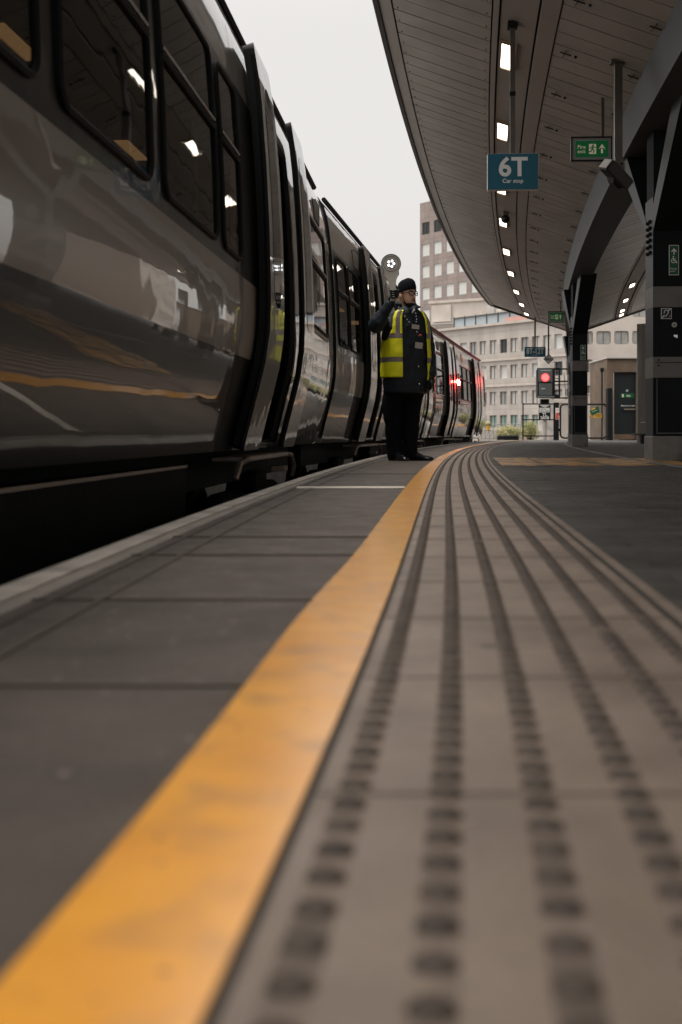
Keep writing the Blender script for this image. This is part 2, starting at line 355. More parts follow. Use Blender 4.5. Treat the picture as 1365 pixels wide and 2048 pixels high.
for off, nm in ((-1.9, 'rail'), (-.47, 'rail')):
    b = MB(); b.loft([[(EDGE(z)+off-.035, z, -1.05), (EDGE(z)+off+.035, z, -1.05), (EDGE(z)+off+.035, z, -.9), (EDGE(z)+off-.035, z, -.9)] for z in zs])
    struct(b.build(nm, 'steel_rail'))

b = MB(); b.loft([[(EDGE(z)-8, z, -1.24), (EDGE(z)-4.21, z, -1.24), (EDGE(z)-4.21, z, .0), (EDGE(z)-8, z, .0)] for z in zs]); struct(b.build('light_block_slab', 'platform_wall'))  # slab added across the track to stop sky showing below the train
b = MB()
for z in [-16+6*i for i in range(9)]:
    b.box(17.5+Bc(z), 17.9+Bc(z), z, z+1.2, -1.2, 12); b.box(17.7+Bc(z), 18.3+Bc(z), z+1.2, z+6, -1.2, 1.6); b.box(17.7+Bc(z), 18.3+Bc(z), z+1.2, z+6, 3.6, 6.2); b.box(17.7+Bc(z), 18.3+Bc(z), z+1.2, z+6, 8.2, 12)
    b.box(18.4+Bc(z), 18.5+Bc(z), z+.6, z+6.6, -1.2, 12, 1)
tag(b.build('unseen_wall', ['facade_plain', 'tower_dark']), 'added unseen wall far right of the platform, covering sky in the train reflections', 'wall')  # wall added out of view to cover bright sky mirrored in the train
# ---------------------------------------------------------------- train
PROF = [(.165,-.160),(.25,-.140),(.35,-.115),(.45,-.089),(.54,-.065),(.63,-.042),(.72,-.022),(.82,-.008),(.95,0),(1.2,-.003),(1.5,-.012),(1.8,-.028),(2.1,-.05),(2.3,-.072),(2.45,-.098),(2.55,-.13),(2.63,-.18),(2.70,-.26),(2.78,-.42),(2.86,-.7),(2.91,-1.05),(2.93,-1.4)]
def pv(h):
    for (h0, v0), (h1, v1) in zip(PROF, PROF[1:]):
        if h <= h1: t = max(0, (h-h0)/(h1-h0)); return v0+(v1-v0)*t
    return PROF[-1][1]
def sp(u, h, off=0):   # point on body side, offset outward
    dv = (pv(h+.01)-pv(h-.01))/.02; L = math.hypot(1, dv)
    return (pv(h)+off/L, u, h-off*dv/L)
def rr_rows(u0, u1, h0, h1, r, n=14):
    hs = []
    k = 5
    for i in range(k+1): hs.append(h0+r*(1-math.cos(math.pi/2*i/k)))
    m = n
    for i in range(1, m): hs.append(h0+r+(h1-h0-2*r)*i/m)
    for i in range(k+1): hs.append(h1-r+r*math.sin(math.pi/2*i/k))
    rows = []
    for h in hs:
        d = 0
        if h < h0+r: q = (h0+r-h)/r; d = r*(1-math.sqrt(max(0, 1-q*q)))
        elif h > h1-r: q = (h-h1+r)/r; d = r*(1-math.sqrt(max(0, 1-q*q)))
        rows.append((h, u0+d, u1-d))
    return rows
def patch(b, u0, u1, h0, h1, r, off0, off1, mi=0, edge_mi=None):
    rows = rr_rows(u0, u1, h0, h1, r); e = mi if edge_mi is None else edge_mi
    for (ha, a0, a1), (hb, c0, c1) in zip(rows, rows[1:]):
        b.face([sp(a0, ha, off1), sp(a1, ha, off1), sp(c1, hb, off1), sp(c0, hb, off1)], mi)
        b.face([sp(a0, ha, off0), sp(a0, ha, off1), sp(c0, hb, off1), sp(c0, hb, off0)], e)
        b.face([sp(a1, ha, off1), sp(a1, ha, off0), sp(c1, hb, off0), sp(c1, hb, off1)], e)
    for i in (0, -1):
        h, a0, a1 = rows[i]; b.face([sp(a0, h, off0), sp(a1, h, off0), sp(a1, h, off1), sp(a0, h, off1)], e)
def outline(u0, u1, h0, h1, r, off):
    rows = rr_rows(u0, u1, h0, h1, r)
    return [sp(a, h, off) for h, a, c in rows]+[sp(c, h, off) for h, a, c in rows[::-1]]
BAND0, BAND1, LOW = 1.095, 2.13, .68
def make_car(L, zones, doors, label, loc, slope, vents=(), far_mark=False, skirts=()):
    t = thing('train_carriage', label, 'train carriage', (loc[0], loc[1], 0), -math.atan(slope), 'carriages of the stopped train')
    # zones: list of (kind,u0,u1); kind 'win' (pane set in the black band), 'hop' (framed hopper window in light paint)
    wins = [z for z in zones if z[0] in ('win', 'hop')]
    us = {0, L}
    for z in wins: us |= {z[1]+.05, z[2]-.05}
    bands = [z for z in zones if z[0] == 'band']; mats_ = [z for z in zones if z[0] == 'matte']
    for z in bands+mats_: us |= {z[1], z[2]}
    for d in doors: us |= {d+.60, d+1.75}
    u = 0
    while u < L: us.add(round(u, 3)); u += 1.0
    us = sorted(us); hs = sorted(set([p[0] for p in PROF]+[BAND0, BAND1, LOW, 1.20, 2.04, .22, 2.22]))
    hs = [h for i, h in enumerate(hs) if i == 0 or h-hs[i-1] > 1e-4]
    b = MB()
    for ua, ub in zip(us, us[1:]):
        um = (ua+ub)/2
        for ha, hb in zip(hs, hs[1:]):
            hm = (ha+hb)/2; skip = False
            for z in wins:
                if z[1]+.05 < um < z[2]-.05 and 1.20 < hm < 2.04: skip = True
            for d in doors:
                if d+.60 < um < d+1.75 and .22 < hm < 2.22: skip = True
            if skip: continue
            mi = 1 if hm < LOW else 0
            for z in bands:
                if z[1] < um < z[2] and BAND0 < hm < BAND1: mi = 2
            for z in mats_:
                if z[1] < um < z[2]:
                    if hm < LOW: mi = 4
                    elif hm < BAND0: mi = 3
                    elif hm < BAND1: mi = 4
            if hm > 2.63: mi = 5
            b.face([sp(ua, ha), sp(ub, ha), sp(ub, hb), sp(ua, hb)], mi)
    for (ha, va), (hb, vb) in zip(PROF, PROF[1:]):   # far side
        b.face([(-2.8-va, 0, ha), (-2.8-va, L, ha), (-2.8-vb, L, hb), (-2.8-vb, 0, hb)], 0)
    for uu in (0, L):
        pts = [(v, uu, h) for h, v in PROF]+[(-2.8-v, uu, h) for h, v in PROF[::-1][1:]]
        b.face(pts, 4)
    b.face([(PROF[0][1], 0, .165), (PROF[0][1], L, .165), (-2.6, L, .165), (-2.6, 0, .165)], 4)
    # merge shell vertices so shading is smooth
    o = b.build('body', ['paint_light', 'paint_dark', 'band_black', 'paint_matte', 'matte_black', 'roof_grey'], t)
    import bmesh
    bm = bmesh.new(); bm.from_mesh(o.data); bmesh.ops.remove_doubles(bm, verts=bm.verts, dist=.0008); bm.to_mesh(o.data); bm.free()
    o.data.polygons.foreach_set('use_smooth', [True]*len(o.data.polygons)); o.data.set_sharp_from_angle(angle=R(30))
    for z in wins:
        f = MB(); hop = z[0] == 'hop'
        if hop:
            f.tube(outline(z[1]-.0, z[2]+.0, 1.13, 2.11, .09, .004), .016, 0, 6, closed=True)
        f.tube(outline(z[1]+.035, z[2]-.035, 1.17, 2.07, .07, .004), .013, 1, 6, closed=True)
        hh = 1.70
        f.tube([sp(z[1]+.04, hh, .006), sp(z[2]-.04, hh, .006)], .016, 1, 6)
        f.tube([sp(z[1]+.05, hh+.03, .012), sp(z[2]-.05, hh+.03, .012)], .009, 0, 6)
        fo = f.build('window', ['frame_metal', 'rubber'], t, smooth=True)
        p = MB(); patch(p, z[1]+.04, z[2]-.04, 1.175, 2.065, .07, -.004, .002); p.build('pane', 'window_glass', fo, smooth='all')
    for d in doors:
        for k, (a0, a1) in enumerate(((d, d+.60), (d+1.75, d+2.40))):
            q = MB(); rows = rr_rows(a0, a1, .185, 2.47, .02, 30)
            patch(q, a0, a1, .185, 2.46, .03, .025 if k == 0 else .05, .092, 0, 1)
            f = q.build('door_leaf', ['leaf_paint', 'rubber'], t, smooth='all'); f.data.set_sharp_from_angle(angle=R(35))
            q = MB(); patch(q, a0+.14, a1-.14, 1.0, 2.28, .14, .088, .0945); q.build('door_window', 'dark_glass', f, smooth='all')
            q = MB(); e = a0+.006
            q.tube([sp(e, .2+.1*i, .075) for i in range(23)], .016, 0, 6)
            q.tube([sp(a1-.006, .2+.1*i, .075) for i in range(23)], .014, 0, 6); q.build('rubber_seal', 'rubber', f, smooth=True)
        q = MB()      # door surround and threshold
        for uu in (d+.61, d+1.74):
            q.tube([sp(uu, .22+.1*i, -.01) for i in range(21)], .03, 0, 6)
        q.tube([sp(d+.61, 2.22, -.01), sp(d+1.74, 2.22, -.01)], .03, 0, 6)
        q.build('door_frame', 'rubber', t, smooth=True)
        q = MB(); q.box(-.4, -.17, d+.62, d+1.73, .17, .215, bev=.005)
        q.build('threshold', 'step_plate', t)
        q = MB()
        q.box(-.30, -.07, d+.25, d+2.1, .095, .125, bev=.006)
        q.tube([(-.08, d+2.1, .11), (-.07, d+2.28, .10), (-.06, d+2.36, .02), (-.08, d+2.38, -.06)], .018, 0, 6)
        q.tube([(-.08, d+.25, .11), (-.10, d+.1, .09), (-.12, d+.05, .0)], .018, 0, 6)
        q.box(-.2, -.1, d+2.1, d+2.3, -.02, .02, bev=.004)
        q.build('step_board', 'step_plate', t)
        q = MB(); q.tube([(-.18, d+1.5, .9), (-.17, d+1.5, 1.3)], .018, 0, 8); q.tube([(-.14, d+1.5, .88), (-.18, d+1.5, .9)], .012, 0, 6); q.tube([(-.14, d+1.5, 1.32), (-.17, d+1.5, 1.3)], .012, 0, 6)
        q.build('grab_handle', 'frame_metal', t, smooth=True)
        q = MB(); q.box(-.19, -.16, d+1.58, d+1.66, .74, .84, bev=.008); q.build('door_button', 'frame_metal', t)
    for uv in vents:
        q = MB(); patch(q, uv, uv+.42, 2.16, 2.36, .01, -.001, .004, 0)
        for i in range(5):
            uu = uv+.03+.08*i; q.box(pv(2.26)-.03, pv(2.26)+.02, uu, uu+.022, 2.17, 2.35, 1)
        q.build('vent', ['matte_black', 'paint_matte'], t)
    for z in mats_+bands:
        for uu in (z[1], z[2]):
            if .05 < uu < L-.05: q = MB(); q.loft([[sp(uu-.003, h, .0015), sp(uu+.003, h, .0015)] for h in [.2+.08*i for i in range(29)]], 0, caps=False, closed=False); q.build('panel_seam', 'matte_black', t)
    q = MB(); q.tube([(-.17, .25, 2.662), (-.17, L-.25, 2.662)], .026, 0, 6); q.build('roof_gutter', 'matte_black', t)
    q = MB(); q.box(-2.55, -.42, .3, L-.3, -.08, .165); 
    q.build('underframe', 'under_black', t)
    for s0, s1 in skirts:
        q = MB(); q.box(-.52, -.27, s0, s1, -.62, .095, bev=.01); q.box(-.275, -.262, s0, s1, .085, .10, 1)
        q.build('equipment_skirt', ['under_black', 'frame_metal'], t)
    for cb in (2.6, L-2.6):
        q = MB(); q.box(-.52, -.40, cb-1.4, cb+1.4, -.45, -.15, bev=.03); q.box(-.44, -.34, cb-.3, cb+.3, -.5, -.02, bev=.03)
        q.tube([(-.38, cb-.5, -.05), (-.34, cb-.2, -.3), (-.34, cb+.4, -.32)], .04); bo = q.build('bogie', 'under_black', t)
        for du in (-1.05, 1.05):
            q = MB(); c = (-.62, cb+du, -.48); n_ = 28
            q.loft([[(c[0]+dx, c[1]+rr*math.cos(2*math.pi*k/n_), c[2]+rr*math.sin(2*math.pi*k/n_)) for k in range(n_)] for dx, rr in ((-.13,.44),(-.1,.44),(-.1,.41),(0,.40),(0,.33),(-.04,.3),(-.04,.12),(.03,.1),(.03,.02))])
            q.build('wheel', 'under_black', bo, smooth=True)
    # inside
    q = MB(); q.box(-2.6, -.26, .05, L-.05, .166, .2); q.box(-2.6, -.3, .05, L-.05, 2.48, 2.5); q.box(-2.66, -2.6, .05, L-.05, .2, 2.5)
    for i, uu in enumerate([d+.3 for d in doors]+[d+2.1 for d in doors]): q.box(-1.0, -.22, uu-.02, uu+.02, .2, 2.3) if 0 else None
    q.build('interior_lining', 'interior', t)
    uu = .8
    while uu < L-.8:
        if not any(d-.2 < uu < d+2.6 for d in doors):
            for v0, v1 in ((-1.15, -.28), (-2.55, -1.65)):
                q = MB(); q.box(v0, v1, -.03, .12, .45, 1.38, bev=.03); q.box(v0, v1, -.42, -.031, .5, .66, bev=.03); so = q.build('seat', 'seat_fabric', t); so.location = (0, uu, 0)
        uu += .86
    q = MB()
    for uu in [x for d in doors for x in (d+.5, d+1.9)]: q.tube([(-.45, uu, .2), (-.45, uu, 2.48)], .017, 0, 8)
    q.tube([(-1.3, .6, 2.1), (-1.3, L-.6, 2.1)], .016); q.build('grab_pole', 'grab_pole', t, smooth=True)
    uu = 1.2
    while uu < L-1.2:
        q = MB(); q.box(-1.55, -1.3, uu, uu+.6, 2.46, 2.479); uu += 2.6; q.build('interior_lamp', 'warm_lamp', t)
    return t
def car_at(z0, X0, slope, z1): return (X0, z0), math.hypot(z1-z0, slope*(z1-z0))
c1 = math.sqrt(1+.08**2)
# carriage nearest the camera: z -2.6 .. 11.95
z0 = -2.6; Lc = (11.95-z0)*c1; U = lambda z: (z-z0)*c1
zones = [('band', 0.2, U(0)-.1), ('band', U(2.5), U(6.38)), ('matte', U(6.38), U(6.95)), ('win', U(2.05)+.3, U(3.12)), ('win', U(3.24), U(4.36)), ('win', U(4.5), U(5.66)), ('win', U(5.76), U(6.36)), ('hop', U(9.45), U(11.35))]
make_car(Lc, zones, [U(-.6), U(6.80)], 'nearest dark and pale train carriage filling the left side of the photo', (-1.031+.08*z0, z0), .08, vents=[U(10.65)], skirts=[(U(-.5), U(6.2))])
c2 = math.sqrt(1+.147**2); z0 = 12.05; U2 = lambda z: (z-12.05)*c2; Lc2 = (26.55-12.05)*c2
zones = [('band', .02, U2(14.15)), ('win', .15, U2(13.0)), ('win', U2(13.05), U2(13.95)), ('matte', U2(14.0), U2(14.35)), ('win', U2(17.0), U2(18.3)), ('win', U2(18.45), U2(19.8)), ('win', U2(19.95), U2(21.2)), ('band', U2(16.9), U2(21.5)), ('hop', U2(24.4), U2(26.1))]
make_car(Lc2, zones, [U2(14.2), U2(21.8)], 'middle train carriage directly behind the dispatcher in the yellow vest', (-1.817+.147*12.05, 12.05), .147, vents=[U2(13.7)], skirts=[(U2(17), U2(21))])
s3 = .205; c3 = math.sqrt(1+s3**2); U3 = lambda z: (z-26.7)*c3; Lc3 = (40-26.7)*c3
zones = [('hop', U3(26.9), U3(28.3)), ('band', U3(31.2), U3(35.2)), ('win', U3(31.3), U3(32.5)), ('win', U3(32.6), U3(33.8)), ('win', U3(33.9), U3(35.1)), ('hop', U3(38.3), U3(39.6))]
t3 = make_car(Lc3, zones, [U3(28.7), U3(35.6)], 'farthest train carriage catching red light right of the dispatcher', (-3.363+s3*26.7, 26.7), s3, vents=[U3(27.3)], skirts=[(U3(31.5), U3(35))])
q = MB(); uu = U3(32.6); patch(q, uu, uu+.35, 2.2, 2.42, .03, 0, .01); 
q.build('coach_mark', 'orange_mark', t3)
q = MB()
q.loft([[(-2.4, 11.96, 0), (-1.0, 11.96, 0), (-.35, 11.96, .3), (-.30, 11.96, 2.3), (-.8, 11.96, 2.6), (-2.4, 11.96, 2.6)], [(-2.4, 12.04, 0), (-1.0, 12.04, 0), (-.35, 12.04, .3), (-.30, 12.04, 2.3), (-.8, 12.04, 2.6), (-2.4, 12.04, 2.6)]])
tag(q.build('gangway', 'rubber'), 'black gangway bellows filling the narrow gap between the nearest and middle carriages', 'gangway')

# ---------------------------------------------------------------- canopy
ZE = 38.2
def HC(o): return CAMH+3.66-.345*(o-.62)      # soffit height at offset o (left half)
OE, OB, OM = -.66, 1.80, 2.02
can = thing('platform_canopy', 'long curved grey panelled platform canopy over the right side', 'canopy', (0, 0, 0))
def P(o, z, dh=0):
    if o > 5.7: return (Bc(z)+o, z, HC(2*OM-5.7)+dh)
    return (Bc(z)+o, z, (HC(o) if o <= OM else HC(2*OM-o))+dh)
zc = [-14+.5*i for i in range(105)]; zc = [z for z in zc if z < ZE]+[ZE]
def slabs(o0, o1, mi, b, th=.03, pitch=.335, gap=.022, dh=0, zstart=-14):
    z = zstart
    while z+pitch <= ZE+.01:
        a, c = z+gap/2, z+pitch-gap/2; jit = random.uniform(-.002, .002)
        b.loft([[P(o0, a, dh+jit), P(o1, a, dh+jit), P(o1, a, dh+th), P(o0, a, dh+th)], [P(o0, c, dh+jit), P(o1, c, dh+jit), P(o1, c, dh+th), P(o0, c, dh+th)]], mi)
        z += pitch
def strip(o0, o1, b, mi=0, d0=0, d1=.03):
    b.loft([[P(o0, z, d0), P(o1, z, d0), P(o1, z, d1), P(o0, z, d1)] for z in zc], mi)
b = MB(); slabs(OE+.14, .40, 0, b); b.build('soffit_panel', 'soffit', can)
b = MB(); slabs(.98, OB-.02, 0, b, zstart=-13.9); b.build('soffit_panel', 'soffit', can)
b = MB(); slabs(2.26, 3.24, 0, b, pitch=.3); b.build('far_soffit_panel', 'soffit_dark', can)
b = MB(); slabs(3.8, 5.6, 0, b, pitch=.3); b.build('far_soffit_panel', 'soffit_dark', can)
b = MB(); strip(OE, OE+.125, b, 0, -.012, .02); strip(.415, .465, b, 0, -.006, .02); strip(.485, .795, b, 0, .012, .03); strip(.815, .965, b, 0, -.006, .02)
strip(3.245, 3.3, b); strip(3.34, 3.66, b, 0, .012, .03); strip(3.7, 3.79, b)
b.build('light_channel', 'channel', can)
b = MB(); b.loft([[P(OE, z, .05), P(OM, z, .05), P(5.7, z, .05), P(9.6, z, .05), P(9.6, z, .35), P(5.7, z, .35), P(OM, z, .35), P(OE, z, .25)] for z in zc]); b.build('roof_deck', 'gap_dark', can)  # outer right end is added, unseen, to shut out sky on that side
b = MB(); b.loft([[(P(OE, z)[0]-.05, z, HC(OE)-.03), (P(OE, z)[0]-.003, z, HC(OE)-.03), (P(OE, z)[0]-.003, z, HC(OE)+.3), (P(OE, z)[0]-.05, z, HC(OE)+.3)] for z in zc])
b.build('edge_fascia', 'fascia_grey', can)
b = MB(); b.loft([[(P(OE, z)[0]-.065, z, HC(OE)+.02), (P(OE, z)[0]-.052, z, HC(OE)+.02), (P(OE, z)[0]-.052, z, HC(OE)+.10), (P(OE, z)[0]-.065, z, HC(OE)+.10)] for z in zc]); b.build('edge_trim', 'fascia_white', can)
b = MB(); b.loft([[(Bc(z)+OE+.128, z, HC(OE+.13)-.003), (Bc(z)+OE+.139, z, HC(OE+.13)-.003), (Bc(z)+OE+.139, z, HC(OE+.13)+.03), (Bc(z)+OE+.128, z, HC(OE+.13)+.03)] for z in zc]); b.build('seam', 'gap_dark', can)
# gutter beam
b = MB()
for z in (0,): pass
b.loft([[(Bc(z)+OB-.03, z, HC(OB)+.02), (Bc(z)+OB+.03, z, CAMH+2.93), (Bc(z)+2.22, z, CAMH+2.93), (Bc(z)+2.27, z, HC(OB)+.02)] for z in zc])
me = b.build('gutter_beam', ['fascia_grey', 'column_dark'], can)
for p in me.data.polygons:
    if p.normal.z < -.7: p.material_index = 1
b = MB(); b.loft([[P(OE, ZE, -.05), P(OB, ZE, -.02), P(OM, ZE, .02), P(OM, ZE, .4), P(OE, ZE, .3)], [(p[0]+.0, p[1]+.05, p[2]) for p in (P(OE, ZE, -.05), P(OB, ZE, -.02), P(OM, ZE, .02), P(OM, ZE, .4), P(OE, ZE, .3))]])
b.loft([[P(2.26, ZE, -.05), P(5.7, ZE, -.05), P(5.7, ZE, .35), P(2.26, ZE, .35)], [(p[0], p[1]+.05, p[2]) for p in (P(2.26, ZE, -.05), P(5.7, ZE, -.05), P(5.7, ZE, .35), P(2.26, ZE, .35))]])
b.build('end_fascia', 'fascia_grey', can)
# soffit catches and access hatches
z = 3.0
while z < ZE-1:
    for o in (1.02, OB-.16):
        b = MB(); x, y, h = P(o, z); zz = z
        b.tube([P(o+.02, zz, -.012), P(o+.12, zz, -.012)], .006, 0, 5); b.tube([P(o+.07, zz-.1, -.008), P(o+.05, zz+.12, -.008)], .004, 0, 4)
        b.sphere(P(o+.16, zz, -.01), .014, 0, 6, 4); b.build('access_catch', 'black', can)
    z += 1.34
b = MB(); z = 1.
while z < ZE:
    for o in (OE+.18, .36): b.sphere(P(o, z, -.004), .007, 0, 6, 4)
    z += .335
b.build('fixing', 'black', can)

# ceiling lights
def ceil_light(z, o, label, group, sm=1):
    x, y, h = P(o, z); sl = .345 if o > OM else -.345
    t = thing('ceiling_light', label, 'ceiling light', (x, y, h), 0, group)
    t.rotation_euler = (0, -math.atan(sl), head(z))
    b = MB(); hw, hl = .062, .38*sm
    for x0, x1, y0, y1 in ((-hw-.025, -hw, -hl-.025, hl+.025), (hw, hw+.025, -hl-.025, hl+.025), (-hw, hw, -hl-.025, -hl), (-hw, hw, hl, hl+.025)): b.box(x0, x1, y0, y1, -.02, .012)
    b.build('frame', 'lamp_frame', t)
    b = MB(); b.box(-hw, hw, -hl, hl, -.008, .004, bev=.002); b.build('diffuser', 'lamp', t); return t
words = ['largest ceiling light, behind the post of the 6T sign', 'ceiling light just above the 6T sign', 'ceiling light half hidden by the bottom of the 6T sign', 'ceiling light directly beside the small ceiling camera',
         'ceiling light next beyond the small ceiling camera', 'ceiling light second beyond the small ceiling camera', 'ceiling light third beyond the ceiling camera, before the canopy bends down', 'second-farthest ceiling light of the main row', 'farthest ceiling light, at the top of the 8T-12T post']
for z, wd in zip((11.7, 14.6, 18.0, 20.9, 24.3, 27.6, 31.2, 34.3, 37.0), words):
    ceil_light(z, .575, wd, 'ceiling lights along the near canopy channel')
for z, wd in zip((29.9, 33.3, 36.1, 37.4), ('right-hand canopy light closest to the big dark pillar', 'second right-hand canopy light from the dark pillar', 'third right-hand canopy light, above the rear facade', 'last right-hand canopy light at the canopy end')):
    ceil_light(z, 3.50, wd, 'ceiling lights beyond the pillars')
# small ceiling camera
t = thing('dome_camera', 'small dark dome camera hanging under the ceiling light strip', 'security camera', P(.62, 19.9))
b = MB(); b.box(-.05, .05, -.05, .05, -.06, .02, bev=.01); b.build('mount', 'post_grey', t)
b = MB(); b.sphere((0, 0, -.11), .075, 0, 12, 8); b.build('dome', 'near_black_plastic', t, smooth='all')

# ---------------------------------------------------------------- columns
def column(x, z, label, wd=.40, dp=.34, fork=True, refuge=True):
    t = thing('canopy_column', label, 'column', (x, z, 0), head(z)*.35, 'canopy columns')
    top = 2.55
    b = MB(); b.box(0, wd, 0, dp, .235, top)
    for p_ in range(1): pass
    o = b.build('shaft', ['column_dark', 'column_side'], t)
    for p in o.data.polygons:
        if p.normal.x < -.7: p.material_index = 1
    b = MB(); b.box(.035, wd-.0, -.004, .001, .25, 2.5); b.build('front_panel', 'column_dark', t)
    b = MB(); b.box(-.012, wd+.012, -.02, dp+.012, 0, .235, bev=.006); b.build('base', 'base_grey', t)
    for h0, h1 in ((.80, 1.0), (1.48, 1.68)):
        b = MB(); b.box(-.003, wd+.004, -.012, dp+.003, h0, h1); 
        if h0 < 1: b.box(.02, wd-.01, -.016, -.0125, h1-.058, h1-.052, 1); 
        if h0 < 1:
            for xx in (.05, wd-.05):
                for zz in (h1-.03, h1-.085): b.disc((xx, -.0122, zz), .009, 1, 10, .006)
        b.build('band', ['band_grey', 'black'], t)
    b = MB(); b.box(.03, wd-.02, -.024, -.005, .255, .27); b.box(.03, .042, -.012, -.0045, .27, .79); b.box(wd-.03, wd-.018, -.012, -.0045, .27, .79); b.build('panel_trim', 'column_side', t)
    if fork:   # forked head along the beam
        for s in (-1, 1):
            b = MB(); zt = CAMH+2.95
            y0 = dp/2
            b.loft([[(0, y0+s*.05-.10, 2.2), (wd, y0+s*.05-.10, 2.2), (wd, y0+s*.05+.10, 2.25), (0, y0+s*.05+.10, 2.25)],
                    [(-.02, y0+s*1.25-.22, zt), (wd-.02, y0+s*1.25-.22, zt), (wd-.02, y0+s*1.25+.22, zt), (-.02, y0+s*1.25+.22, zt)]])
            o = b.build('brace', ['column_side', 'column_dark'], t)
            for p in o.data.polygons:
                if abs(p.normal.x) < .7: p.material_index = 1
        b = MB(); b.box(.01, wd-.01, .02, dp-.02, 2.3, CAMH+2.95); b.build('neck', 'column_dark', t)
        b = MB()
        for i in range(6):
            for j in range(2): b.sphere((-.012, .08+.11*j, 2.02+.06*i), .02, 0, 8, 6)
        b.build('bolt', 'black', t, smooth=True)
    return t
cn = column((1306-CX)*11.6/F, 11.6, 'massive dark pillar with grey bands cut by the right edge, bearing the ear sign', wd=.46)
cf = column((1143-CX)*23.5/F+.02, 23.5, 'slimmer dark banded pillar standing before the mesh gate', wd=.29, dp=.3)
column(Bc(35.3)+1.92, 35.3, 'dark pillar mostly hidden directly behind the middle pillar', wd=.3, dp=.3)

# signs on near column
def refuge(parent, x, z, wd, y=-.016, label=None):
    h = wd*3.05
    b = MB(); b.box(x, x+wd, y-.004, y, z, z+h, 1); b.box(x+wd*.06, x+wd*.94, y-.006, y-.004, z+wd*.06, z+h-wd*.06, 0)
    o = b.build('refuge_sign', ['sign_green', 'sign_white'], None); 
    cx = x+wd/2; yy = y-.0062; q = MB()
    zt = z+h*.78
    q.stroke([(cx, zt-wd*.25), (cx, zt+wd*.22)], wd*.12, yy); q.stroke([(cx-wd*.22, zt+wd*.02), (cx, zt+wd*.27), (cx+wd*.22, zt+wd*.02)], wd*.12, yy)
    zc_ = z+h*.48; R0 = wd*.22
    q.stroke([(cx-.04*wd+R0*math.cos(a), zc_+R0*math.sin(a)) for a in [R(100+i*25) for i in range(10)]], wd*.07, yy)
    q.disc((cx-.06*wd, yy, zc_+wd*.42), wd*.07, 0, 10, .003); q.stroke([(cx-.06*wd, zc_+.32*wd), (cx-.04*wd, zc_), (cx+.18*wd, zc_), (cx+.28*wd, zc_-.22*wd)], wd*.09, yy)
    q.stroke([(cx-.05*wd, zc_+.18*wd), (cx+.15*wd, zc_+.16*wd)], wd*.07, yy)
    q.build('pictogram', 'sign_white', o)
    text('lettering', 'Refuge', wd*.25, x+wd*.12, z+h*.19, yy, 'sign_white', o, 'LEFT'); text('lettering', 'point', wd*.25, x+wd*.12, z+h*.11, yy, 'sign_white', o, 'LEFT')
    return o
def on_col(o, c): o.location = c.location; o.rotation_euler = c.rotation_euler; return o
tag(on_col(refuge(None, .148, CAMH+(HY-551)*11.6/F, .095), cn), 'green Refuge point sign high on the large right-hand pillar', 'sign')
tag(on_col(refuge(None, .155, CAMH+(HY-720)*23.5/F, .095), cf), 'small green Refuge point sign on the middle pillar', 'sign')
x0, z0_ = .075, CAMH+(HY-638)*11.6/F
b = MB(); b.box(x0, x0+.102, -.010, -.0045, z0_, z0_+.102, 1); b.box(x0+.006, x0+.096, -.0125, -.0101, z0_+.006, z0_+.096, 0)
o = b.build('hearing_loop_sign', ['sign_navy', 'sign_white']); q = MB(); cx, cz = x0+.05, z0_+.055
q.stroke([(cx-.022, cz), (cx-.018, cz+.022), (cx, cz+.03), (cx+.018, cz+.02), (cx+.017, cz), (cx+.004, cz-.014), (cx-.002, cz-.03), (cx-.012, cz-.034)], .007, -.0126)
q.stroke([(cx-.038, cz-.042), (cx-.02, cz-.022)], .010, -.0126); q.stroke([(cx+.022, cz+.024), (cx+.038, cz+.038)], .009, -.0126); q.build('pictogram', 'sign_white', o)
text('lettering', 'T', .026, cx+.033, cz-.042, -.0127, 'sign_white', o)
tag(on_col(o, cn), 'square ear symbol hearing loop sign on the large right-hand pillar', 'sign')
b = MB(); b.disc((.20, -.005, CAMH+(HY-650)*11.6/F), .024, 0, 20, .02); b.disc((.20, -.0252, CAMH+(HY-650)*11.6/F), .012, 1, 14, .004)
tag(on_col(b.build('call_button', ['baton_grey', 'base_grey']), cn), 'round grey call button below the ear sign', 'button')
b = MB(); b.disc((.205, -.005, CAMH+(HY-672)*11.6/F), .011, 0, 12, .012); b.box(.215, .232, -.012, -.0045, CAMH+(HY-676)*11.6/F, CAMH+(HY-670)*11.6/F)
tag(on_col(b.build('key_switch', 'chrome'), cn), 'tiny metal key switch under the round call button', 'switch')

# ---------------------------------------------------------------- hanging signs
def hang(px, z, o_unused=None): return (px-CX)*z/F
# 6T
z = 10.75; x = (1025-CX)*z/F
t = thing('platform_sign', 'blue 6T Car stop sign hanging on a square post', 'sign', (x, z, 0), head(z)*.5)
zb, zt = CAMH+(HY-381)*z/F, CAMH+(HY-309)*z/F; hw = .225
b = MB(); b.box(-.022, .022, -.02, .02, zt, HC(x-Bc(z))+.03); b.box(-.026, .026, -.024, .024, zt+.52, zt+.56, 1); b.box(-.045, .045, -.05, .05, HC(x-Bc(z))-.045, HC(x-Bc(z))+.01, 1); b.build('post', ['post_grey', 'black'], t)
b = MB(); b.box(-hw, hw, -.035, .035, zb, zt, 1); b.box(-hw+.002, hw-.002, -.038, -.0352, zb+.002, zt-.002, 0); s = b.build('panel', ['sign_blue', 'sign_white'], t)
text('lettering', '6T', .235, 0, zb+.125, -.0385, 'sign_white', s, bold=.006); text('lettering', 'Car stop', .052, 0, zb+.062, -.0385, 'sign_white', s, bold=.0008)
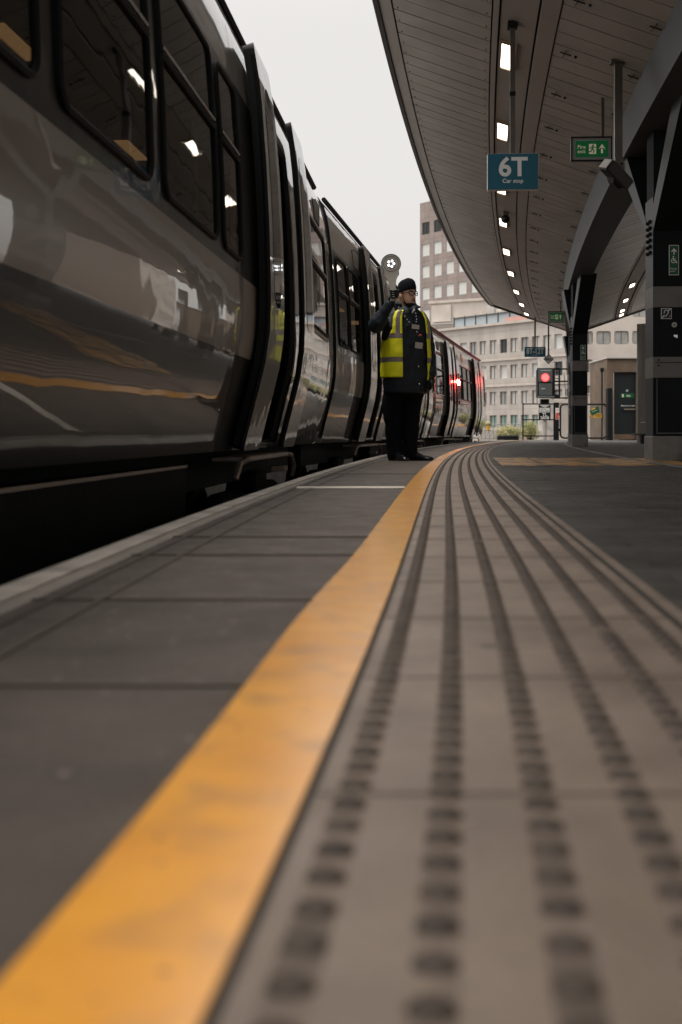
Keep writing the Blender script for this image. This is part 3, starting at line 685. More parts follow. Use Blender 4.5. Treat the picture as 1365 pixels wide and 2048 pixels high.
# 8T-12T
z = 37.2; x = (1070-CX)*z/F; t = thing('platform_sign', 'small far blue 8T-12T sign hanging near the canopy end', 'sign', (x, z, 0), 0)
zb, zt = CAMH+(HY-714)*z/F, CAMH+(HY-694)*z/F; hw = .325
b = MB(); b.box(-.025, .025, -.02, .02, zt, HC(.6)+.0); b.build('post', 'post_grey', t)
b = MB(); b.box(-hw, hw, -.03, .03, zb, zt); s = b.build('panel', 'sign_blue', t)
text('lettering', '8T-12T', .255, 0, zb+.095, -.032, 'sign_white', s, bold=.003, xs=.70); text('lettering', 'Car stop', .05, 0, zb+.04, -.032, 'sign_white', s)
# ALL diamond
z = 37.6; x = (1097-CX)*z/F; t = thing('diamond_sign', 'white diamond sign reading ALL with black border', 'sign', (x, z, 0), 0); zc_ = CAMH+(HY-718)*z/F; r_ = .165
b = MB(); b.box(-.022, .022, -.02, .02, zc_+r_-.02, HC(.95)); b.build('post', 'post_grey', t)
b = MB(); b.poly([(-r_, zc_), (0, zc_-r_), (r_, zc_), (0, zc_+r_)], 0, 0, .02); r2 = r_*.84; b.poly([(-r2, zc_), (0, zc_-r2), (r2, zc_), (0, zc_+r2)], -.021, 1, .003); s = b.build('panel', ['black', 'sign_white'], t)
text('lettering', 'ALL', .115, 0, zc_-.04, -.0255, 'black', s, bold=.003)
# fire exit signs
def fire_exit(px0, px1, py0, py1, z, label, rz=0, lit='sign_green_lit'):
    x0, x1 = (px0-CX)*z/F, (px1-CX)*z/F; zb, zt = CAMH+(HY-py1)*z/F, CAMH+(HY-py0)*z/F; xc = (x0+x1)/2; t = thing('fire_exit_sign', label, 'sign', (xc, z, 0), rz, 'fire exit signs')
    hw = (x1-x0)/2; hh = zt-zb
    b = MB(); b.box(-hw, hw, -.035, .035, zb, zt, 0, bev=.006); b.box(-hw-.004, hw+.004, -.045, -.03, zb-.005, zb+.008, 1); b.box(-hw-.004, hw+.004, -.045, -.03, zt-.008, zt+.005, 1); b.box(-hw-.004, -hw+.008, -.045, -.03, zb, zt, 1); b.box(hw-.008, hw+.004, -.045, -.03, zb, zt, 1)
    b.build('casing', ['sign_box', 'black'], t)
    b = MB(); g0, g1, k0, k1 = -hw*.8, hw*.8, zb+hh*.16, zb+hh*.84; b.box(g0, g1, -.0395, -.036, k0, k1); f = b.build('face', lit, t)
    y = -.04; q = MB(); gw, gh = g1-g0, k1-k0
    dx0 = g0+gw*.42; dx1 = g0+gw*.64; q.poly([(dx0, k0+gh*.18), (dx1, k0+gh*.18), (dx1, k0+gh*.80), (dx0, k0+gh*.80)], y)
    ax = g0+gw*.82; q.poly([(ax-gw*.03, k0+gh*.22), (ax+gw*.03, k0+gh*.22), (ax+gw*.03, k0+gh*.5), (ax-gw*.03, k0+gh*.5)], y)
    q.poly([(ax-gw*.11, k0+gh*.46), (ax, k0+gh*.80), (ax+gw*.11, k0+gh*.46), (ax+gw*.045, k0+gh*.56), (ax-gw*.045, k0+gh*.56)], y); q.build('pictogram', 'sign_cream', f)
    q = MB(); mx_ = (dx0+dx1)/2; u = gh*.1; zc_ = k0+gh*.5
    q.disc((mx_+.3*u, y-.0025, zc_+2.2*u), u*.55, 0, 10, .001); y2 = y-.0026
    q.stroke([(mx_+.2*u, zc_+1.4*u), (mx_-.3*u, zc_-.2*u)], u*1.0, y2); q.stroke([(mx_-.3*u, zc_-.2*u), (mx_+.9*u, zc_-1.0*u), (mx_+.5*u, zc_-2.4*u)], u*.6, y2); q.stroke([(mx_-.3*u, zc_-.2*u), (mx_-1.0*u, zc_-1.7*u), (mx_-2.4*u, zc_-1.9*u)], u*.6, y2)
    q.stroke([(mx_+.1*u, zc_+1.3*u), (mx_+1.2*u, zc_+.5*u), (mx_+1.8*u, zc_+1.2*u)], u*.45, y2); q.stroke([(mx_+.1*u, zc_+1.3*u), (mx_-1.3*u, zc_+1.0*u), (mx_-1.6*u, zc_)], u*.45, y2); q.build('running_figure', lit, f)
    text('lettering', 'Fire', gh*.33, g0+gw*.06, k0+gh*.52, y, 'sign_cream', f, 'LEFT'); text('lettering', 'exit', gh*.33, g0+gw*.06, k0+gh*.24, y, 'sign_cream', f, 'LEFT')
    b = MB(); h1 = HC(min(xc-Bc(z), OM))+.02; b.box(hw*.5, hw*.5+.03, -.015, .015, zt-.01, h1); b.build('post', 'post_grey', t)
fire_exit(1142, 1222, 276, 323, 12.0, 'near green Fire exit sign beside the hanging camera post', R(-3))
fire_exit(1096, 1128, 623, 645, 30.0, 'far small green fire exit sign left of the middle pillar')
# hanging post with camera / loudspeaker housing
z = 10.8; x = (1236-CX)*z/F; t = thing('security_camera', 'angular black camera housing on a tall post under the canopy', 'security camera', (x, z, 0), 0)
zt = HC(x-Bc(z))+.03; zb = CAMH+(HY-330)*z/F
b = MB(); b.box(-.034, .034, -.03, .03, zb, zt); b.box(-.037, -.0345, -.031, -.015, zb+.06, zt-.02, 1); b.box(-.07, .07, -.05, .05, zt-.05, zt-.02); b.build('post', ['post_grey', 'post_light'], t)
b = MB(); b.poly([(-.036, zb+.06), (.04, zb+.06), (.05, zb-.02), (.05, zb-.12), (0, zb-.13), (-.036, zb-.07)], -.032, 0, .02)
for xx, zz in ((.02, zb+.0), (.02, zb-.06), (0, zb-.09)): b.disc((xx, -.053, zz), .01, 1, 8, .008)
b.build('bracket', ['post_grey', 'black'], t)
b = MB(); b.box(-.16, .14, -.075, .075, -.055, .055, bev=.012); b.loft([[(-.04, -.06, -.0551), (.10, -.06, -.0551), (.10, .06, -.0551), (-.04, .06, -.0551)], [(.0, -.04, -.09), (.07, -.04, -.09), (.07, .04, -.09), (.0, .04, -.09)]])
MH = Matrix.Translation((-.035, -.11, CAMH+(HY-356)*z/F)) @ Matrix.Rotation(R(38), 4, 'Y') @ Matrix.Rotation(R(25), 4, 'Z'); b.xf(MH); b.build('housing', 'near_black_plastic', t)
b = MB(); b.box(-.166, -.1605, -.06, .06, -.045, .045); b.xf(MH); b.build('window', 'fascia_white', t)
b = MB(); b.tube([(0, -.03, zb-.1), (.01, -.09, zb-.12)], .03); b.build('joint', 'black', t)

# ---------------------------------------------------------------- far end of the platform
Z0 = 44.0; k44 = Z0/F
def X(px, z=Z0): return (px-CX)*z/F
def Hh(py, z=Z0): return CAMH+(HY-py)*z/F
# railing
t = thing('railing', 'thin black metal railing at the platform end', 'railing', (X(1046), Z0, 0)); wd = X(1108)-X(1046)
b = MB()
for x in (0, wd): b.box(x-.02, x+.02, -.02, .02, 0, Hh(806))
for h in (Hh(808), Hh(839.5), Hh(872)): b.box(.0205, wd-.0205, -.015, .015, h-.02, h+.02)
b.build('rails', 'black', t)
b = MB(); b.box(X(1109), X(1117), Z0-.1, Z0+.1, 0, Hh(805)); tag(b.build('gate_post', 'column_dark'), 'square dark gate post carrying the narrow red notice', 'post')
b = MB(); b.box(X(1110), X(1116.6), Z0-.12, Z0-.101, Hh(839), Hh(816), 0); b.box(X(1110.5), X(1116.2), Z0-.125, Z0-.1205, Hh(838), Hh(825.5), 1)
o = b.build('warning_notice', ['sign_white', 'sign_red']); q = MB(); q.disc((X(1113.4), Z0-.1205, Hh(820.5)), .035, 0, 16, .003); q.disc((X(1113.4), Z0-.1238, Hh(820.5)), .026, 1, 16, .002); q.stroke([(X(1112), Hh(819)), (X(1114.8), Hh(822))], .012, Z0-.126); q.build('pictogram', ['sign_red', 'sign_white'], o)
for i in range(3): text('lettering', ('Passengers', 'must not', 'cross')[i], .022, X(1113.3), Hh(828.5+3.4*i), Z0-.126, 'sign_white', o)
tag(o, 'narrow red and white warning notice on the gate post', 'sign')
# TL plate on the signal post
zs_ = 46.
t = thing('railway_signal', 'railway signal showing a round red light at the platform end', 'signal', (X(1090, zs_), zs_, 0))
x0 = X(1090, zs_); a = lambda px: X(px, zs_)-x0; h = lambda py: Hh(py, zs_)
b = MB(); b.tube([(0, .1, -.3), (0, .1, h(800))], .09, 0, 16); b.box(-.16, .16, -.02, .22, h(808), h(798), 1); b.build('mast', ['pale_concrete', 'black'], t, smooth=True)
b = MB(); b.box(a(1074), a(1107), -.10, .30, h(796), h(738), 0, bev=.03); b.build('backboard', 'black', t)
b = MB(); b.box(a(1075.5), a(1104), -.16, -.10, h(765), h(740), 0, bev=.035); b.build('head_casing', 'signal_grey', t)
b = MB(); b.box(a(1077), a(1103), -.15, -.10, h(791), h(767), 0, bev=.012); b.box(a(1081), a(1089), -.156, -.1505, h(778), h(777.2), 1); b.box(a(1074.5), a(1106), -.32, -.1, h(797), h(792.5), 0, bev=.01); b.build('lower_casing', ['signal_grey', 'sign_white'], t)
q = MB(); cz = h(755.5); q.disc((a(1089), -.16, cz), .155, 0, 28, .012); 
lf = q.build('red_lens', 'red_lamp', t); q = MB()
for i in range(7):
    yy = -.115+.038*i; w_ = math.sqrt(max(0, .125**2-yy**2)); 
    if w_ > .02: q.box(a(1089)-w_, a(1089)+w_, -.177, -.1725, cz+yy-.010, cz+yy+.010)
q.build('lens_rows', 'red_core', lf)
b = MB()   # cage and ladder
for px in (1108.5, 1119, 1137): b.box(a(px)-.03, a(px)+.03, .0, .06, h(796), h(737))
for py in (738, 763, 796): b.box(a(1103), a(1140), -.02, -.0005, h(py)-.03, h(py)+.03)
for py in (745, 757, 770, 782): b.box(a(1108.5), a(1119), .02, .05, h(py)-.015, h(py)+.015)
b.box(a(1074), a(1119), -.02, -.0005, h(738.5)-.02, h(736)); b.box(a(1104), a(1119), -.06, .3, h(797), h(789)); b.tube([(a(1128), 0, h(745)), (a(1132), 0, h(800))], .012)
b.build('access_cage', 'black', t)
b = MB(); b.box(a(1077), a(1100.5), -.06, -.03, h(839), h(809), 0); b.box(a(1078.2), a(1099), -.066, -.0605, h(825), h(815.5), 1)
pts = [(a(1078)+(a(1100)-a(1078))*i/8, h(809.5)-.10*math.sin(math.pi*i/8)) for i in range(9)]; b.poly(pts, -.0605, 1, .004); s = b.build('number_plate', ['black', 'sign_white'], t)
text('lettering', 'Tel. no.', .075, a(1079.5), h(819.4), -.068, 'black', s, 'LEFT'); text('lettering', '0205 75083', .075, a(1079.5), h(824), -.068, 'black', s, 'LEFT')
text('lettering', 'TL', .17, a(1088.7), h(832), -.062, 'sign_white', s, bold=.004); text('lettering', '2828', .17, a(1088.7), h(839), -.062, 'sign_white', s, bold=.004)
lp = bpy.data.lights.new('signal_glow', 'SPOT'); lp.energy = 380; lp.color = (1, .05, .04); lp.spot_size = R(13); lp.spot_blend = .35; lp.shadow_soft_size = .12
lo = bpy.data.objects.new('signal_glow', lp); col.objects.link(lo); lo.parent = t; lo.location = (a(1089), -.26, cz); lo.rotation_euler = (R(89), 0, R(158.5))
# pale column behind the signal
b = MB(); zz = 52; b.tube([(X(1092, zz), zz, -1.2), (X(1092, zz), zz, Hh(716, zz))], .36, 0, 20); tag(b.build('concrete_column', 'pale_concrete', smooth=True), 'pale round concrete column rising behind the red signal', 'column')
# white cabin & far bits behind the gate
b = MB(); zz = 54; b.box(X(1118, zz), X(1168, zz), zz, zz+3, -1.2, Hh(792, zz)); b.box(X(1166, zz), X(1196, zz), zz-.4, zz+2, -1.2, Hh(789, zz)); b.box(X(1164, zz), X(1198, zz), zz-.45, zz+2.1, Hh(789, zz)+.005, Hh(787, zz), 1)
b.loft([[(X(1092, zz), zz-.1, Hh(806, zz)), (X(1150, zz), zz-.1, Hh(806, zz)), (X(1150, zz), zz-.1, Hh(799, zz)), (X(1112, zz), zz-.1, Hh(799, zz))], [(X(1092, zz), zz-.02, Hh(806, zz)), (X(1150, zz), zz-.02, Hh(806, zz)), (X(1150, zz), zz-.02, Hh(799, zz)), (X(1112, zz), zz-.02, Hh(799, zz))]])
tag(b.build('equipment_cabin', ['facade_white', 'baton_grey']), 'white equipment cabin behind the mesh gate', 'cabin')
b = MB(); zz = 53; b.box(X(1187, zz), X(1194, zz), zz, zz+.2, Hh(806, zz), Hh(796, zz)); tag(b.build('notice_board', 'sign_yellow'), 'small orange board on the white cabin wall', 'sign')
# black spiral-ish stair behind gate
b = MB(); zz = 50
for i in range(11):
    b.box(X(1187+2.2*i, zz), X(1196+2.0*i, zz), zz, zz+.8, Hh(878-6.2*i, zz), Hh(876-6.2*i, zz)); b.box(X(1190+2.1*i, zz), X(1194+2.1*i, zz), zz+.1, zz+.2, Hh(877-6.2*i, zz), Hh(870-6.2*i, zz))
b.bar((X(1188, zz), zz+.4, Hh(880, zz)), (X(1213, zz), zz+.4, Hh(812, zz)), .05, .05)
tag(b.build('metal_stair', 'black'), 'black open metal stair seen through the mesh gate', 'stairs')
# mesh gates
def gate(p0, p1, label):
    z = Z0+.02; x0, x1 = X(p0), X(p1); h0, h1 = Hh(876), Hh(808.5); r_ = .14
    t = thing('mesh_gate', label, 'gate', (x0, z, 0)); W = x1-x0
    pts = []
    for cx, cz_, a0 in ((W-r_, h1-r_, 0), (r_, h1-r_, 90), (r_, h0+r_, 180), (W-r_, h0+r_, 270)):
        for i in range(5): aa = R(a0+22.5*i); pts.append((cx+r_*math.cos(aa), 0, cz_+r_*math.sin(aa)))
    b = MB(); b.tube(pts, .032, 0, 8, closed=True); 
    for hh in (h0+.3, h1-.35): b.box(-.1, .02, -.03, .03, hh-.05, hh+.05)
    b.build('frame', 'black', t, smooth=True)
    b = MB(); x = .06
    while x < W-.04: b.tube([(x, .0, h0+.03), (x, .0, h1-.03)], .0022, 0, 4); x += .05
    hh = h0+.06
    while hh < h1-.03: b.tube([(.03, .003, hh), (W-.03, .003, hh)], .0022, 0, 4); hh += .075
    b.build('mesh', 'mesh_grey', t); return t
gate(1121, 1152, 'left black rounded mesh gate beside the middle pillar'); gate(1163, 1214, 'right black rounded mesh gate bearing the caution sign')
z = Z0-.03
b = MB(); b.poly([(X(1179), Hh(820)), (X(1196), Hh(812)), (X(1199), Hh(824)), (X(1183), Hh(831)), (X(1179.5), Hh(823))], z, 0, .006); b.stroke([(X(1183), Hh(819.5)), (X(1190), Hh(816.5))], .04, z-.0065, 1); b.stroke([(X(1184), Hh(824)), (X(1194), Hh(820))], .012, z-.0065, 2)
tag(b.build('green_notice', ['sign_green', 'sign_yellow', 'sign_white']), 'tilted green notice tied to the mesh gate', 'sign')
b = MB(); b.box(X(1187), X(1203), z-.006, z, Hh(835.5), Hh(827.5), 0); b.poly([(X(1177), Hh(835)), (X(1185), Hh(835)), (X(1181), Hh(827.5))], z, 0, .006); b.poly([(X(1178.4), Hh(834.2)), (X(1183.6), Hh(834.2)), (X(1181), Hh(829.2))], z-.0062, 1, .002); b.poly([(X(1179.4), Hh(833.6)), (X(1182.6), Hh(833.6)), (X(1181), Hh(830.4))], z-.0085, 0, .002)
o = b.build('caution_sign', ['sign_yellow', 'black']); text('lettering', 'Caution', .085, X(1195), Hh(831), z-.007, 'black', o, bold=.002); b = MB(); b.box(X(1189), X(1201), z-.008, z-.0065, Hh(833.8), Hh(833)); b.build('small_print', 'black', o)
tag(o, 'yellow Caution sign with warning triangle on the mesh gate', 'sign')
# door block
t = thing('station_building', 'brown concrete block with dark exit door at the platform end', 'building', (X(1214), Z0, 0)); x0 = X(1214); a = lambda px: X(px)-x0
b = MB(); b.box(a(1214), a(1226.5), 0, 3, 0, Hh(717)); b.box(a(1226.5)+.0, a(1345), .002, 3, Hh(744), Hh(717)-.003); b.box(a(1273), a(1345), 0.003, 3, 0, Hh(744)-.003); b.box(a(1212.5), a(1345), -.1, 3.1, Hh(717), Hh(714.5), 1); b.build('wall', ['brown_concrete', 'fascia_white'], t)
b = MB(); b.box(a(1228), a(1272.5), .15, .2, .02, Hh(746)); d = b.build('door', 'door_navy', t)
b = MB(); b.box(a(1228.5), a(1272), .135, .148, .03, .22); b.build('kick_plate', 'kick_plate', d)
b = MB(); b.box(a(1249), a(1272), .08, .14, Hh(820), Hh(817)); b.build('push_bar', 'frame_metal', d)
b = MB(); b.disc((a(1256), .149, Hh(781)), .045, 0, 16, .01); b.build('door_viewer', 'balcony', d)
b = MB(); b.box(a(1243), a(1270), .142, .149, Hh(795.5), Hh(786.5), 0); b.box(a(1246), a(1249), .138, .1415, Hh(794), Hh(788), 1); s = b.build('exit_plate', ['sign_green', 'sign_cream'], d); text('lettering', 'Exit', .09, a(1259), Hh(793), .140, 'sign_cream', s, bold=.002)
text('lettering', 'Push bar to open', .075, a(1258), Hh(812.5), .146, 'sign_white', d, bold=.001)
b = MB(); b.box(a(1226.6), a(1228), .0, .14, 0, Hh(745)); b.build('door_frame', 'post_light', t)
b = MB(); b.box(X(1211.5), X(1220.5), Z0-.35, Z0-.02, 0, Hh(777)); tag(b.build('dark_panel', 'column_dark'), 'dark upright panel left of the exit door', 'panel')
t = thing('lamp_post', 'thin dark post with a small square cap beside the exit door', 'post', (X(1207.5), Z0+.3, 0))
b = MB(); b.tube([(0, 0, 0), (0, 0, Hh(738))], .03); b.build('post', 'black', t); b = MB(); b.box(-.06, .06, -.06, .06, Hh(743), Hh(735)); b.build('cap', 'black', t)
# diagonal white panel behind post
b = MB(); zz = 49; b.poly([(X(1196, zz), Hh(815, zz)), (X(1216, zz), Hh(815, zz)), (X(1216, zz), Hh(718, zz)), (X(1198, zz), Hh(745, zz))], zz, 0, .2); tag(b.build('white_wall', 'facade_white'), 'pale sloping-topped wall left of the brown door block', 'wall')
# clad pillar + bench
zz = 34.; t = thing('clad_pillar', 'pale metal-clad pillar in front of the exit door', 'column', (X(1286, zz), zz, 0))
r_ = (1286-1274)*zz/F; b = MB()
for h0, h1, rr in ((0, 1.6, 1), (1.6, 1.63, 1.06), (1.63, 3.35, 1)): b.tube([(0, 0, h0), (0, 0, h1)], r_*rr, 0, 24)
b.build('cladding', 'clad_pillar', t, smooth=True)
zz = 30.; t = thing('bench', 'dark platform bench half hidden by the large pillar', 'bench', (X(1266, zz), zz, 0))
W = .8; b = MB(); b.box(0, W, -.2, .22, .21, .25, bev=.01); b.build('seat', 'column_side', t)
b = MB(); b.box(.2, .3, -.08, .1, 0, .21); b.build('leg', 'black', t); b = MB(); b.box(W-.2, W-.1, -.08, .1, 0, .21); b.build('leg', 'black', t)
b = MB(); b.box(.22, W, .1, .14, .52, .545); b.build('armrest', 'frame_metal', t)
# fence behind train end, bushes, planter
zz = 47; t = thing('white_fence', 'pale lattice fence between train end and planter', 'fence', (X(962, zz), zz, 0)); W = X(1046, zz)-X(962, zz)
b = MB()
for py in (848.5, 861, 877): b.tube([(0, 0, Hh(py, zz)), (W, 0, Hh(py, zz))], .018, 0, 6)
n_ = 10
for i in range(n_): b.tube([(W*i/n_, 0, -.8), (W*i/n_, 0, Hh(848.5, zz))], .014, 0, 6); b.tube([(W*i/n_, 0, Hh(877, zz)), (W*(i+1)/n_, 0, Hh(861, zz))], .010, 0, 5)
b.build('rails', 'mesh_grey', t, smooth=True)
b = MB(); zz = 49; b.box(X(955, zz), X(1046, zz), zz, zz+.3, -1.2, Hh(862, zz)); tag(b.build('low_wall', 'facade_white'), 'low white wall behind the lattice fence', 'wall')
def shrub(px0, px1, py, z, label, dens=900):
    x0, x1 = X(px0, z), X(px1, z); top = Hh(py, z); t = thing('shrub', label, 'shrub', ((x0+x1)/2, z, 0)); W = (x1-x0)/2; b = MB(); tw = MB()
    clumps = [(random.uniform(-W*.8, W*.8), random.uniform(-.35, .35), random.uniform(.1, top*.85), random.uniform(.12, .26)) for _ in range(26)]
    for cx, cy, cz_, cr in clumps:
        mi = random.random() < .55
        cz_ *= (1-.35*(cx/W)**2)
        for _ in range(dens//26*2):
            d = Vector((random.gauss(0, 1), random.gauss(0, 1), random.gauss(0, 1))).normalized()*cr*random.random()**.4; s = random.uniform(.014, .032)
            u = Vector((random.gauss(0, 1), random.gauss(0, 1), random.gauss(0, 1))).normalized(); v = u.orthogonal().normalized()
            c = Vector((cx, cy, cz_))+d; b.face([c-u*s, c+v*s*.6, c+u*s, c-v*s*.6], 1 if random.random() < (.75 if mi else .25) else 0)
        tw.tube([(cx*.3, 0, -.1), (cx*.7, cy, cz_*.6), (cx, cy, cz_)], .008, 0, 4)
    b.build('foliage', ['leaf_a', 'leaf_b'], t); tw.build('stems', 'twig', t)
shrub(992, 1046, 851, 45.6, 'pale green shrub behind the black planter', 1500); shrub(1044, 1076, 843, 45.4, 'taller bushy shrub behind the black railing', 1500)
t = thing('planter', 'low black trough planter with zigzag rim', 'planter', (X(998), Z0+.3, 0)); W = X(1040)-X(998); b = MB(); nz = 10; hp = Hh(874); pts = [(0, 0), (W, 0), (W, hp-.02)]
for i in range(nz*2, -1, -1): pts.append((W*i/(nz*2), hp+(.07 if i % 2 else 0)))
b.loft([[(p[0], 0, p[1]) for p in pts], [(p[0], .3, p[1]) for p in pts]]); b.build('trough', 'black', t)
t2 = thing('plant_pot', 'small orange pot standing on the lattice fence rail', 'pot', (X(976, 47), 47, Hh(861, 47))); b = MB(); b.loft([[(.09*s*math.cos(k*.628), .09*s*math.sin(k*.628), hh) for k in range(10)] for s, hh in ((.7, 0), (1, .2), (1.1, .2))]); b.build('pot', 'sign_yellow', t2)
b = MB(); b.sphere((0, 0, .27), .1, 0, 8, 6); b.build('plant', 'leaf_b', t2)

# ---------------------------------------------------------------- buildings
def building(name, label, A, Bp, hs_rows, wtop, wbot_off, nbays, win_w, top, wallm, glass, depth=14, rec=.34, rounded=False, extra=None, dark_rows=()):
    A = Vector(A); Bv = Vector(Bp); d = Bv-A; L = d.length; rz = math.atan2(d.y, d.x)
    t = thing(name, label, 'building', (A.x, A.y, 0), rz); bw = L/nbays; b = MB(); base = -1.25
    mw = (bw-win_w)/2; fl = hs_rows
    # piers
    for i in range(nbays+1):
        x0, x1 = i*bw-mw, i*bw+mw; x0 = max(x0, 0); x1 = min(x1, L); b.box(x0, x1, 0, rec, base, top)
    for i in range(nbays):
        xa, xb = i*bw+mw, (i+1)*bw-mw; prev = base
        for (lo_, hi) in fl:
            if lo_ > prev: b.box(xa, xb, .012, rec, prev, lo_)
            prev = hi
        b.box(xa, xb, .012, rec, prev, top)
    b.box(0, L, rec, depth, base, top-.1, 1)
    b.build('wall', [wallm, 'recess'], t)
    proto = None
    for j, (lo_, hi) in enumerate(fl):
        if hi < -1: continue
        for i in range(nbays):
            q = None
            g_ = glass if j not in dark_rows else dark_rows[j]
            if g_ == 'facade_glass' and random.random() < .35: g_ = random.choice(['facade_glass_dark', 'blind', 'glass_mid'])
            if g_ == 'blind' and glass == 'blind' and random.random() < .08: g_ = 'glass_mid'
            key = (g_,)
            w_ = bpy.data.objects.new('window', WM(win_w, hi-lo_, g_, rounded)); col.objects.link(w_); w_.parent = t; w_.location = (i*bw+mw, rec-.12 if not rounded else .2, lo_)
    return t, L
wcache = {}
def WM(w_, h_, g_, rounded):
    k = (round(w_, 3), round(h_, 2), g_, rounded)
    if k in wcache: return wcache[k]
    b = MB(); f = .05
    b.box(.0, w_, .04, .1, 0, h_, 0)
    for x0, x1, z0, z1 in ((0, f, 0, h_), (w_-f, w_, 0, h_), (f, w_-f, 0, f), (f, w_-f, h_-f, h_), (w_/2-f*.6, w_/2+f*.6, f, h_-f))[:4 if g_ == 'blind' else 5]: b.box(x0, x1, -.02, .039, z0, z1, 1)
    if rounded:
        for cx, cz_, sx, sz in ((0, 0, 1, 1), (w_, 0, -1, 1), (0, h_, 1, -1), (w_, h_, -1, -1)):
            r_ = .28; pts = [(cx, cz_)]+[(cx+sx*r_*(1-math.sin(R(15*i))), cz_+sz*r_*(1-math.cos(R(15*i)))) for i in range(7)]
            if sx*sz < 0: pts = pts[::-1]
            b.poly(pts, -.02, 2, .15)
    o = b.build('tmp', [g_, 'window_frame' if g_ != 'blind' else 'balcony', 'facade_white']); me = o.data; bpy.data.objects.remove(o); wcache[k] = me; return me
# main office block, oblique
A = (X(880, 150), 150.); Bp = (X(1152, 131.), 131.)
dv = Vector(Bp)-Vector(A); Lb = dv.length
rows = [(-1.0, .55), (.75+.265-.1, 2.05), (3.55, 5.1), (6.6, 8.15), (9.6, 11.2)]
rows = [(.95, 2.35), (3.6, 5.12), (6.65, 8.2), (9.65, 11.25)]
bt, Lb = building('office_building', 'long beige concrete office block with rows of paired windows', A, Bp, rows, 0, 0, 13, Lb/13*.70, 13.15, 'facade', 'facade_glass', depth=6, dark_rows={0: 'glass_green'})
b = MB(); b.box(-.2, Lb+.1, -.25, -.0, 12.95, 13.25); b.box(0, Lb, -.12, -.003, 8.75, 8.95); b.box(0, Lb, -.12, -.003, 5.7, 5.85)
b.build('ledge', 'facade_plain', bt)
# roof terrace on top, set back
b = MB(); b.box(2, Lb, .6, .7, 13.3, 14.35, 0); 
for i in range(12): b.box(2+i*2, 2.1+i*2, .5, .598, 13.2, 14.6, 1)
b.box(2, Lb, .45, .59, 14.35, 14.5, 1); b.build('balustrade', ['balcony', 'window_frame'], bt)
b = MB(); b.box(Lb*.5, Lb*.66, .2, .45, 13.3, 13.8); b.build('planting', 'pinkish', bt)
for x_, w_, h_ in ((Lb*.2, 1.6, 1.1), (Lb*.38, .9, 1.7), (Lb*.72, 2.2, .8)):
    b = MB(); b.box(x_, x_+w_, 1.4, 3, 13.15, 13.3+h_, bev=.05); b.tube([(x_+w_*.5, 2, 13.3), (x_+w_*.5, 2, 14.2+h_)], .05); b.build('roof_plant', 'baton_grey', bt)
# setback block behind
b = MB(); z = 158.; t = thing('rooftop_block', 'pale plain upper storey set back above the office block', 'building', (X(862, z), z, 0), math.atan2(-19, 30))
W = 19; b.box(0, W, 0, 8, 0, Hh(604, z)); b.box(-.3, W, -.2, -.003, Hh(604, z)-.25, Hh(604, z)+.1); b.build('wall', 'facade_white', t)
b = MB(); b.box(.3, 3.1, -.35, -.21, Hh(645, z), Hh(612, z)); b.build('louvre_panel', 'facade_plain', t)
b = MB(); b.box(8.2, 9.2, -.15, -.01, Hh(636, z), Hh(618, z)); b.build('window', 'facade_glass', t)
b = MB(); b.box(-.5, 5.0, -1.6, -.4, Hh(652, z), Hh(650, z)); b.build('ledge', 'fascia_white', t)
b = MB(); b.tube([(10, 2, Hh(604, z)), (10, 2, Hh(598, z))], .5); b.box(9, 11, 1.5, 2.5, Hh(599, z), Hh(597, z)); b.build('roof_vent', 'baton_grey', t)
# tower
ZT = 184.; A = (X(840, ZT), ZT); u_ = Vector((9.7, -14)).normalized(); nb_ = 8; bay = 2.85; Bp = (A[0]+u_.x*bay*nb_, A[1]+u_.y*bay*nb_)
fl_h = 43.3*ZT/F; top = Hh(407, ZT); rows = []
for r_ in range(9):
    hi = Hh(447, ZT)-.0-r_*fl_h*1.0; rows.append((hi-1.85, hi))
rows = sorted([r for r in rows if r[0] > 3])
building('tower_block', 'tall brown tiled tower block with rows of white square windows', A, Bp, rows, 0, 0, nb_, 1.8, top, 'tower_tile', 'blind', depth=20, rec=.2, dark_rows={len(rows)-1: 'tower_dark'})
# rear facade, frontal
z = 133.; A = (X(1150, z), z-1); Bp = (X(1290, z), z-1.5); L_ = Bp[0]-A[0]
hs1 = [(Hh(797, z), Hh(772, z)), (Hh(745, z), Hh(720, z)), (Hh(690, z), Hh(664, z)), (Hh(636, z), Hh(610, z))]
building('rear_building', 'pale concrete facade with round-cornered windows right of the middle pillar', A, Bp, hs1, 0, 0, 4, 1.55, Hh(575, z), 'facade_white', 'glass_mid', depth=8, rec=.35, rounded=True)

building('unseen_building', 'added unseen building off to the right, filling the train reflections', (43, 137), (18.8, 60.5), [(.4, 2.3), (3.6, 5.6), (6.8, 8.8), (10, 12)], 0, 0, 16, 3.1, 14.5, 'facade_plain', 'facade_glass_dark', depth=8, rec=.3)  # added out of view so the train mirrors a facade instead of sky
